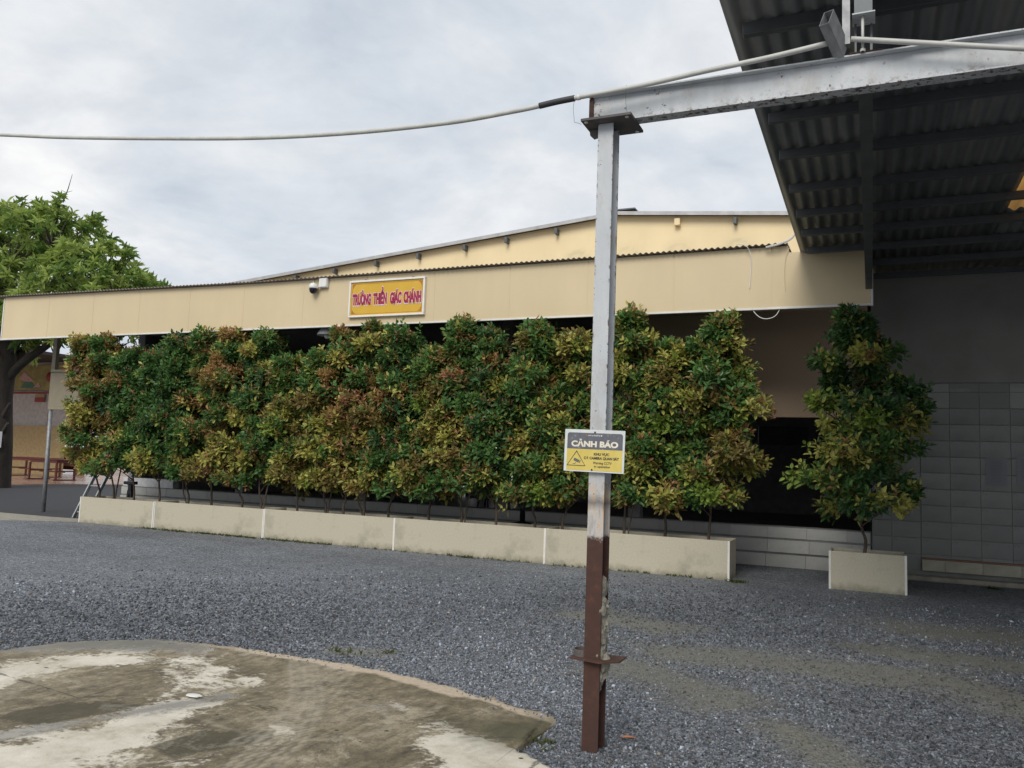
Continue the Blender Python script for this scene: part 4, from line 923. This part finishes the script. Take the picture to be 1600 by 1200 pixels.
def shrub(tx, cx, top_, hw, mix, label, y=12.45, z0=.82, soil=.46, group='clipped shrubs of the hedge', nclump=50, per=33, twin=False, hy=.42, low=.62):
    top_ -= .08; hw *= .92
    t = thing('hedge_shrub', (tx, y, soil), label, 'shrub', group)
    # clump centres inside a column that is widest a third of the way up
    Cl = []
    H = top_-z0
    for i in range(nclump):
        f = (i+rng.random())/nclump; f = f**.92
        prof = np.interp(f, [0, .12, .35, .6, .82, 1.0], [low, .92, 1.0, .76, .42, .1])
        a = rng.uniform(0, 2*PI); rr = math.sqrt(rng.uniform(.1, 1))
        x = cx+(tx-cx)*(1-f)*.6+hw*prof*rr*math.cos(a); yy = y-.02+hy*(.6+.4*prof)*rr*math.sin(a)
        z = z0+.10+f*(H-.22)+rng.uniform(-.07, .07)
        Cl.append((x, yy, z, rng.uniform(.14, .26)*(.72+.33*prof), f))
    Cl = np.array(Cl)
    keys = list(mix); palc = []
    for c in Cl:
        f = c[4]; w_ = np.array([mix[k] for k in keys], float)  # height mix puts awning shade and lower light partly into leaf colour
        for i, k in enumerate(keys):
            if k in 'gd': w_[i] *= .6+1.7*f
            if k in 'yl': w_[i] *= 1.9-1.6*f
            if k in 'ro': w_[i] *= .16
        palc.append(keys[rng.choice(len(keys), p=w_/w_.sum())])
    Ps, As, pal = [], [], []
    ax0 = np.array([cx, y, 0])
    for c, pk in zip(Cl, palc):
        d = rng.normal(size=(per, 3)); d[:, 2] = np.abs(d[:, 2])*.8-.25*(rng.random(per) < .35); d[:, 1] -= .45; d = unit(d)
        r = c[3]*rng.uniform(.55, 1.0, per)
        p = c[None, :3]+d*r[:, None]*np.array([1, .9, 1.05])
        out = unit(p-np.array([cx, y+.1, 0])*[1, 1, 0]-np.array([0, 0, 1])*p[:, 2:3]); Ps.append(p)
        As.append(unit(d*.55+out*.45+np.array([0, -.05, .75])+rng.normal(size=(per, 3))*.22))
        for _ in range(per):
            pal.append(pk if rng.random() < .66 else keys[rng.choice(len(keys), p=np.array([mix[k] for k in keys])/sum(mix.values()))])
    P = np.concatenate(Ps); A = np.concatenate(As)
    tipw = (mix.get('r', 0)+mix.get('o', 0))*.75
    tip = (A[:, 2] > .72) & (A[:, 1] < .25) & (rng.random(len(P)) < tipw)
    pal = ['o' if t_ and rng.random() < .7 else ('r' if t_ else q) for q, t_ in zip(pal, tip)]
    # a few young shoots standing proud on top
    k = 7; zt = rng.uniform(top_-.28, top_-.06, k); P = np.r_[P, np.c_[cx+rng.normal(size=k)*.09, y+rng.normal(size=k)*.07, zt]]; A = np.r_[A, unit(np.c_[rng.normal(size=(k, 2))*.2, np.ones(k)])]
    pal += [('r' if rng.random() < mix.get('r', .1)*2+.1 else keys[0]) for _ in range(k)]
    lowm = (P[:, 1] > FY-.25) & (P[:, 2] > 3.86); P[lowm, 2] -= .12
    fam = np.array(pal); yl = np.isin(fam, ['r', 'o'])
    args = [shoots(P[s_], A[s_], list(fam[s_]), 7, ll, lw, sp) for s_, ll, lw, sp in ((~yl, .124, .55, 1.1), (yl, .106, .44, .9))]
    B, D, L_, W_, T_ = [np.concatenate(z_) for z_ in zip(*args)]
    cr = link('crown', leaves_mesh('crown', B, D, L_, W_, T_, M['leaf']), None, t); cr['kind'] = 'stuff'
    # trunk and limbs
    mb = MB(); z1_ = z0+H*.82
    pts = [(tx, y, soil-.06), (tx+rng.normal()*.015, y, soil+.2), (tx+(cx-tx)*.25+rng.normal()*.02, y+rng.normal()*.02, z0+.1), (cx+rng.normal()*.03, y+rng.normal()*.03, z0+H*.45), (cx, y, z1_)]
    mb.tube(smooth(pts, 3), [.026*(1-.75*i/12) for i in range(13)], 7)
    if twin: mb.tube(smooth([(tx+.05, y, soil-.05), (tx+.10*twin, y-.02, soil+.25), (tx+.17*twin, y, z0+.35)], 3), .014, 6)
    mb.build('trunk', M['bark'], t)
    mb = MB()
    for c in Cl[rng.choice(len(Cl), min(22, len(Cl)), replace=False)]:
        zb = max(z0+.02, c[2]-.45*rng.random()-.22); f = min(1, (zb-z0)/(z1_-z0)); bx = tx+(cx-tx)*min(1, .25+f*1.2)
        mb.tube([(bx, y, zb), ((bx+c[0])/2, (y+c[1])/2, (zb+c[2])/2+.03), tuple(c[:3])], [.011, .008, .004], 5)
    br = mb.build('branches', M['bark'], t); br['kind'] = 'stuff'
    return t
A_ = dict(b=.25, y=.28, o=.4, r=.12, g=.22); B_ = dict(g=.5, d=.2, o=.12, r=.08, y=.1); C_ = dict(g=.3, b=.2, y=.2, o=.2, r=.1)
D_ = dict(d=.62, g=.3, o=.05, b=.03); E_ = dict(y=.27, b=.2, l=.13, o=.13, g=.33, r=.04); F_ = dict(g=.4, y=.15, o=.22, r=.08, d=.18)
SH = [(-14.86, -15.45, 3.95, .64, A_, 'bushy bronze-tipped shrub at the far left end of the hedge', 0),
      (-14.44, -14.95, 3.97, .62, A_, 'twin-stemmed bronze shrub, second from the left end of the hedge', 1),
      (-13.87, -14.15, 3.66, .55, B_, 'shorter green shrub with orange tips, third from the left end of the hedge', 0),
      (-13.16, -13.35, 3.55, .52, B_, 'dark green shrub above the first trough joint from the left', 0),
      (-12.41, -12.72, 3.86, .52, B_, 'tall green shrub right of the first trough joint from the left', -1),
      (-11.78, -12.08, 3.88, .52, C_, 'green and olive shrub, third left of the second trough joint', 0),
      (-11.05, -11.45, 4.0, .55, A_, 'shrub with a coral red tip touching the awning front', 0),
      (-10.57, -10.72, 3.94, .54, F_, 'leafy green shrub left of the second trough joint from the left', 1),
      (-9.72, -10.0, 3.42, .52, E_, 'lower yellow-green shrub left of the hanging dome lamp', 0),
      (-9.11, -9.25, 3.55, .52, E_, 'olive shrub whose top reaches the hanging dome lamp', 1),
      (-8.70, -8.82, 3.90, .46, A_, 'orange-topped shrub below the left edge of the name sign', 0),
      (-8.28, -8.18, 4.0, .48, A_, 'tallest bronze shrub below the middle of the name sign', -1),
      (-7.75, -7.55, 3.86, .52, F_, 'dark-topped shrub below the right edge of the name sign', 0),
      (-6.94, -6.98, 3.50, .56, E_, 'lower yellow shrub just right of the third trough joint', 0),
      (-6.33, -6.38, 3.97, .52, C_, 'slim-tipped shrub with a single shoot reaching the awning front', 1),
      (-5.69, -5.82, 3.75, .54, F_, 'dark green shrub two left of the rusty post', 0),
      (-5.00, -5.02, 3.88, .56, E_, 'broad shrub with a dark top left of the rusty post', 0),
      (-4.51, -4.35, 3.68, .52, E_, 'yellowish shrub directly behind the warning sign', 0),
      (-3.51, -3.42, 4.0, .60, E_, 'tall bronze-topped shrub directly right of the rusty post', 1),
      (-2.89, -2.80, 3.48, .58, E_, 'rounded low shrub between the post and the right end of the hedge', 0),
      (-2.23, -2.10, 3.88, .72, E_, 'cone-shaped yellow-green shrub at the right end of the hedge', 0)]
for i, (tx, cx, tp, hw, mx, lab, tw) in enumerate(SH):
    shrub(tx, cx, tp, hw, mx, lab, twin=tw, z0=(.88 if i < 6 else .80 if i < 18 else .84))
shrub(-.12, -.22, 3.84, .98, dict(g=.36, d=.3, y=.2, l=.08, r=.06), 'single shrub growing alone in the short trough by the tile wall', y=12.48, z0=.82, group='clipped shrubs of the hedge', nclump=54, per=28, hy=.62, low=1.0)

# ------------------------------------------------------------------ weeds, dry leaf
def make_weeds():
    Cs = []
    for x in np.r_[rng.uniform(-13.2, -8.6, 260), rng.uniform(-8.6, -1.7, 120)]: Cs.append((x, PY-.03-abs(rng.normal())*.06, 0))
    for cx, cy, n_ in ((-1.72, 11.95, 50), (-3.92, 5.62, 4), (-3.77, 5.68, 4), (-3.5, 5.82, 3), (-1.64, 4.40, 7), (-6.0, 12.0, 20), (1.6, 13.7, 20)):
        for _ in range(n_): Cs.append((cx+rng.normal()*.06, cy+rng.normal()*.035, 0))
    C0 = np.array(Cs); C = np.repeat(C0, 5, 0)+rng.normal(size=(len(Cs)*5, 3))*[.015, .012, 0]
    A = unit(np.c_[rng.normal(size=(len(C), 2))*.8, np.full(len(C), .8)]); L_ = rng.uniform(.02, .055, len(C))
    T_ = np.array([.05, .075, .02])*rng.uniform(.6, 1.5, (len(C), 1))+np.array([.05, .03, .005])*rng.random((len(C), 1))
    o = link('weeds', leaves_mesh('weeds', C, A, L_, L_*.3, T_, M['leaf'])); tag(o, 'small green weeds along the planters and the slab edge', 'weeds', kind='stuff')
make_weeds()
mb = MB(); lf = [(-1.325, 4.70, .022), (-1.29, 4.675, .03), (-1.245, 4.68, .034), (-1.215, 4.70, .028), (-1.24, 4.72, .026), (-1.285, 4.715, .032)]
c0 = mb.bm.verts.new((-1.268, 4.698, .02)); vs = [mb.bm.verts.new(p) for p in lf]
for i in range(6): mb.bm.faces.new((c0, vs[i], vs[(i+1) % 6]))
o = mb.build('dry_leaf', M['dry_leaf']); tag(o, 'single fallen reddish brown leaf on the gravel right of the post foot', 'leaf')
def pebble(x, y, r, mat, label, z=.05):
    mb = MB(); c = bmesh.ops.create_icosphere(mb.bm, subdivisions=2, radius=r)
    for v in c['verts']: v.co = Vector((x+v.co.x*1.6*(1+.2*math.sin(v.co.y*200)), y+v.co.y, z+v.co.z*.15))
    tag(mb.build('white_chip', mat), label, 'chip')
pebble(-3.84, 4.02, .035, M['white_plastic'], 'flat white chip lying on the pale part of the slab')

# ------------------------------------------------------------------ things behind the hedge
st = thing('pump_stand', (-15.62, 13.9, 0), 'small black stand with a flat top in front of the white low wall', 'stand')
MB().box(-15.79, -15.46, 13.85, 13.97, .73, .80, .008).build('top_bar', M['black_plastic'], st)
MB().box(-15.66, -15.56, 13.87, 13.95, .60, .729, .006).build('neck', M['black_plastic'], st)
mb = MB(); mb.poly([(-15.70, 13.86, .0), (-15.66, 13.86, .6), (-15.54, 13.86, .6), (-15.46, 13.86, .0), (-15.55, 13.86, 0), (-15.575, 13.86, .52), (-15.605, 13.86, .52), (-15.63, 13.86, 0)], (0, .1, 0)); mb.build('base', M['black_plastic'], st)
ps = thing('pedestal_stand', (-5.7, 13.6, 0), 'black round-based pedestal stand behind the hedge left of the post', 'stand')
MB().lathe([(0, .0), (.17, .0), (.17, .04), (.05, .07), (.03, .08)], (-5.7, 13.6, .45), 18).build('base', M['black_plastic'], ps)
MB().tube([(-5.7, 13.6, .52), (-5.7, 13.6, 1.0)], .05, 10).build('column', M['black_plastic'], ps)
MB().tube([(-5.98, 13.6, .97), (-5.7, 13.6, .93)], .03, 8).build('handle', M['black_plastic'], ps)
MB().box(-5.95, -5.45, 13.35, 13.85, 0, .449, .01).build('plinth_block', M['grout'], ps)
for i, (x, lab) in enumerate(((-8.75, 'dark stool inside the hall, left one seen under the hedge'), (-7.55, 'dark stool inside the hall, right one seen under the hedge'))):
    s_ = thing('stool', (x, 16.0, .42), lab, 'stool', 'dark stools inside the hall')
    MB().lathe([(0, .42), (.24, .42), (.25, .40), (.24, .37), (0, .37)], (x, 16.0, .42), 18).build('seat', M['black_plastic'], s_)
    for a in range(4): MB().tube([(x+.15*math.cos(a*PI/2+.6), 16+.15*math.sin(a*PI/2+.6), .79), (x+.22*math.cos(a*PI/2+.6), 16+.22*math.sin(a*PI/2+.6), .42)], .018, 6).build('leg', M['black_plastic'], s_)
ld = thing('ladder', (-15.7, 12.9, 0), 'aluminium ladder leaning behind the left end of the troughs', 'ladder')
la, lb = Vector((-15.98, 12.78, .0)), Vector((-15.15, 12.95, 1.75)); off = Vector((.32, .05, -.0))
for q in (0, 1): MB().beam(la+off*q, lb+off*q, .075, .03, (1, 0, 0)).build('rail', M['alu'], ld)
for k in range(6):
    t = .08+k*.165; p = la+(lb-la)*t; mb = MB(); mb.beam(p+off*.1, p+off*.9, .035, .03); mb.build('rung', M['alu'], ld)

# ------------------------------------------------------------------ far courtyard (left)
fb = thing('courtyard_building', (-45, 29.8, 0), 'yellow and white courtyard building far left behind the tree trunk', 'building')
MB().box(-60, -38.72, 29.8, 30.1, 0, 2.58).build('lower_wall', M['far_yellow'], fb)
MB().box(-60, -37.9, 30.0, 30.3, 2.581, 4.38).build('upper_wall', M['far_white'], fb)
MB().box(-40.02, -39.9, 29.93, 29.999, 2.59, 4.3).build('pillar', M['brown_wood'], fb)
MB().box(-60, -37.5, 30.1, 30.4, 4.381, 5.99).build('gable_wall', M['far_white'], fb)
MB().box(-61, -37.2, 22.5, 34, 6.0, 6.15).build('roof', M['far_roof'], fb)
MB().box(-60, -37.95, 29.9, 29.97, 4.30, 4.40).build('ledge', M['banner_red'], fb)
bn = thing('banner', (-41.2, 29.9, 4.4), 'yellow festival banner with a red round emblem on the courtyard building', 'banner')
MB().box(-43.6, -38.6, 29.98, 30.02, 4.48, 5.85).build('cloth', M['banner_yellow'], bn)
MB().lathe([(0, 0), (.26, 0), (.26, .03), (0, .03)], (0, 0, 0), 20).build('emblem', M['banner_red'], bn)
em = bn.children[-1]; em.data.transform(Matrix.Translation(ORIGIN[bn.name])); em.data.transform(Matrix.Rotation(R(90), 4, 'X')); em.data.transform(Matrix.Translation(Vector((-40.15, 29.975, 5.2))-ORIGIN[bn.name]))
mb = MB()
for (x, z, r) in ((-41.9, 4.95, .34), (-42.3, 5.05, .3)): mb.lathe([(0, 0), (r, 0), (r, .02), (0, .02)], (x, 29.94, z), 14)
for v in mb.bm.verts: pass
mb.bm.free(); mb = MB()
mb.poly([(-42.4, 29.96, 4.62), (-41.1, 29.96, 4.6), (-41.6, 29.96, 4.92), (-42.1, 29.96, 4.95)], (0, .015, 0)); mb.build('printed_leaf', M['banner_green'], bn)
mb = MB(); mb.poly([(-42.6, 29.957, 5.1), (-42.0, 29.957, 4.96), (-41.3, 29.957, 4.95), (-42.2, 29.957, 5.5)], (0, .012, 0)); mb.poly([(-41.4, 29.957, 4.62), (-40.8, 29.957, 4.66), (-41.0, 29.957, 4.9)], (0, .012, 0)); mb.build('printed_flower', M['banner_pink'], bn)
MB().box(-41.05, -40.3, 29.86, 29.895, 4.1, 4.24).build('small_flag', M['banner_yellow'], bn)
MB().box(-41.05, -40.3, 29.86, 29.895, 3.85, 4.09).build('small_flag', M['banner_red'], bn)
GT = 'dark red wooden tables in the courtyard'
def table(x, y, w, d, label):
    t = thing('wooden_table', (x, y, .04), label, 'table', GT); zt = .92
    MB().box(x-w/2-.1, x+w/2+.1, y-d/2-.06, y+d/2+.06, zt, zt+.04, .008).build('tabletop', M['red_wood'], t)
    MB().box(x-w/2, x+w/2, y-d/2, y+d/2, zt-.12, zt-.001).build('apron', M['red_wood'], t)
    for sx in (-1, 1):
        for sy_ in (-1, 1): MB().box(x+sx*w/2-.04, x+sx*w/2+.04, y+sy_*d/2-.04, y+sy_*d/2+.04, .09, zt-.121, .006).build('leg', M['red_wood'], t)
        MB().box(x+sx*w/2-.05, x+sx*w/2+.05, y-d/2-.1, y+d/2+.1, .04, .089, .01).build('foot', M['red_wood'], t)
        MB().box(x+sx*w/2-.02, x+sx*w/2+.02, y-d/2+.04, y+d/2-.04, .42, .48).build('stretcher', M['red_wood'], t)
    MB().box(x-w/2+.04, x+w/2-.04, y-.02, y+.02, .38, .44).build('stretcher', M['red_wood'], t)
table(-33.35, 25.4, 1.7, .9, 'nearer dark red wooden table behind the leaning pole')
table(-36.9, 27.2, 2.4, .8, 'farther dark red wooden table partly behind the tree trunk')
bc = thing('bench', (-39.6, 31, 0), 'low brown wooden bench right of the yellow courtyard wall', 'bench')
MB().box(-40.5, -38.4, 30.6, 31.2, .5, .58, .01).build('seat', M['brown_wood'], bc); MB().box(-40.5, -38.4, 31.2, 31.26, .3, 1.15, .01).build('backrest', M['brown_wood'], bc)
for x in (-40.4, -38.5): MB().box(x-.05, x+.05, 30.62, 31.19, .04, .499).build('leg', M['brown_wood'], bc)
wb = thing('white_building', (-30, 55, 0), 'white building seen through gaps at the far end of the courtyard', 'building')
MB().box(-70, -22, 58, 62, 0, 7.5).build('wall', M['far_white'], wb); MB().box(-71, -21, 57.4, 63, 7.51, 7.8).build('roof', M['far_roof'], wb)
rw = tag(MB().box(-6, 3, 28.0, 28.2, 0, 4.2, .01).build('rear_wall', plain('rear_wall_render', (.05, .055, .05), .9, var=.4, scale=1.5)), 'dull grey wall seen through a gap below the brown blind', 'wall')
w3 = thing('rear_building', (-10, 44, 0), 'pale building glimpsed through the openings behind the hall', 'building')
MB().box(-26, 4, 42, 46, 0, 5).build('wall', M['white_wall'], w3)
mb = MB()
for k in range(14): MB().box(-24+2*k, -23+2*k, 41.95, 41.999, .6, 2.0).build('window', M['window_blue'], w3)

# ------------------------------------------------------------------ the big tree
bt = thing('big_tree', (-28.6, 19.5, 0), 'large green broadleaf tree with a dark trunk at the far left', 'tree')
def big_tree():
    mb = MB(); T0 = (-28.62, 19.5)
    mb.tube(smooth([(T0[0], T0[1], -.2), (T0[0]+.02, T0[1], 1.5), (T0[0]-.05, T0[1], 3.2), (T0[0]+.1, T0[1], 4.6), (T0[0]-.4, T0[1], 7.5)], 4), [.62-.024*i for i in range(17)], 12)
    for pts, r in (([(0, 0, 3.6), (.8, .1, 4.4), (2.2, .3, 5.3), (4.2, .3, 6.6)], .19), ([(0, 0, 4.4), (1.2, .2, 6.3), (2.0, .4, 7.8)], .16), ([(0, 0, 4.6), (-1.2, .5, 6.6), (-2.5, .4, 9.0)], .22), ([(0, 0, 4.2), (.4, 1.6, 6.4), (.9, 2.4, 8.8)], .18), ([(0, 0, 4.2), (.2, -1.4, 6.0), (1.5, -2.4, 7.6)], .17), ([(.1, 0, 1.75), (.5, -.1, 2.0), (.72, -.12, 2.3)], .12), ([(.1, 0, 2.3), (.45, -.1, 2.6), (.7, -.1, 3.0)], .13)):
        P = smooth([(T0[0]+a, T0[1]+b, c) for a, b, c in pts], 3); mb.tube(P, [r*(1-.65*i/(len(P)-1)) for i in range(len(P))], 8)
    mb.build('trunk', M['big_bark'], bt)
    # rosettes of drooping leaves over lobes
    lobes = np.array([(-.2, 0, 8.6, 2.2), (2.4, -.3, 9.0, 1.7), (-2.8, .3, 9.0, 2.2), (3.9, 0, 7.2, 1.6), (1.2, -1.6, 7.2, 1.9), (5.4, .2, 6.5, 1.5), (-3.5, -1.2, 7.0, 2.2), (.4, 2.0, 7.5, 2.2), (2.9, 1.5, 6.6, 1.7), (-1.0, -2.2, 6.1, 1.8), (3.4, -1.2, 5.9, 1.4), (-4.8, 1, 6.0, 2.0), (1.0, -.5, 5.6, 1.5), (6.5, .2, 5.8, 1.0), (2.4, .2, 5.2, 1.3), (.6, -.6, 5.0, 1.2), (4.4, .4, 5.4, 1.1), (4.6, .1, 7.6, 1.2)])
    Cs, Ax = [], []
    for (a, b, c, r) in lobes:
        k = int(85*r*r); d = unit(rng.normal(size=(k, 3))); d[:, 2] = np.where(d[:, 2] < -.35, -d[:, 2], d[:, 2])
        rr = r*rng.uniform(.35, 1.12, k)**.5*(1+.18*np.sin(d[:, 0]*5+a)*np.sin(d[:, 2]*6+b))
        # knock holes: skip directions that fall in a few random cones
        hole = unit(rng.normal(size=(8, 3))); keep = (d@hole.T).max(1) < .82
        p = np.array([T0[0]+a, T0[1]+b, c])+d*rr[:, None]*[1, 1, .72]
        Cs.append(p[keep]); Ax.append(unit(d*.8+[0, 0, .55]+rng.normal(size=d.shape)*.25)[keep])
    P = np.concatenate(Cs); A = np.concatenate(Ax); k = len(P); nl = 13
    ang = np.tile(np.arange(nl)*2.4, (k, 1))+rng.uniform(0, 6, (k, 1)); tl = np.tile(np.linspace(1.75, .5, nl), (k, 1))+rng.normal(size=(k, nl))*.15
    u = unit(np.cross(A, rng.normal(size=(k, 3)))); w = np.cross(A, u); rad = u[:, None]*np.cos(ang)[..., None]+w[:, None]*np.sin(ang)[..., None]
    D = A[:, None]*np.cos(tl)[..., None]+rad*np.sin(tl)[..., None]+np.array([0, 0, -.12]); B = np.repeat(P[:, None], nl, 1)+A[:, None]*rng.uniform(0, .12, (k, nl, 1))
    Ls = rng.uniform(.20, .38, (k, nl))*rng.uniform(.75, 1.15, (k, 1)); f = rng.random((k, 1, 1)); T_ = np.array([.12, .22, .05])*(1-f)+np.array([.48, .58, .16])*f; T_ = T_*rng.uniform(.75, 1.2, (k, nl, 1))
    cr = link('crown', leaves_mesh('crown', B.reshape(-1, 3), unit(D).reshape(-1, 3), Ls.ravel(), Ls.ravel()*.30, T_.reshape(-1, 3), M['big_leaf'], .18), None, bt); cr['kind'] = 'stuff'
    mb = MB()
    for c in P[rng.choice(k, 170, replace=False)]:
        q = Vector(c); j = np.argmin(((lobes[:, :3]+[T0[0], T0[1], 0]-c)**2).sum(1)); l_ = Vector((T0[0]+lobes[j, 0], T0[1]+lobes[j, 1], lobes[j, 2]-.5)); mb.tube([l_, (l_+q)/2+Vector((0, 0, -.1)), q], [.04, .025, .012], 5)
    br = mb.build('branches', M['big_bark'], bt); br['kind'] = 'stuff'
    mb = MB()
    for x, z, dx, dz in ((2.35, 10.15, .35, 1.0), (-2.2, 10.2, .4, .75), (.3, 10.0, .02, .6)):
        a = Vector((T0[0]+x, T0[1], z)); b = a+Vector((dx, 0, dz)); mb.tube([a, (a+b)/2+Vector((.03, 0, 0)), b], [.022, .015, .006], 5); m_ = a+(b-a)*.35
        mb.tube([m_, m_+Vector((-.3, 0, .14))], [.01, .005], 5); mb.tube([m_, m_+Vector((.3, 0, .04))], [.01, .005], 5)
    mb.build('bare_twig', M['big_bark'], bt)
big_tree()
nt_ = thing('paper_notice', (-28.0, 19.33, 1.4), 'white paper notice tied to the dark tree trunk', 'notice')
tg, nr, tc_ = Vector((.56, .83, 0)), Vector((.83, -.56, 0)), Vector((-28.62, 19.5, 0))
def on_trunk(a, b, z0, z1, d): return [tc_+nr*d+tg*a+Vector((0, 0, z0)), tc_+nr*d+tg*b+Vector((0, 0, z0)), tc_+nr*d+tg*b+Vector((0, 0, z1)), tc_+nr*d+tg*a+Vector((0, 0, z1))]
mb = MB(); mb.poly(on_trunk(-.10, .16, 1.42, 1.98, .66), nr*.006); mb.build('sheet', M['paper'], nt_)
mb = MB(); mb.poly(on_trunk(-.05, .08, 1.80, 1.85, .668), nr*.003); mb.build('printed_lines', M['ink'], nt_)
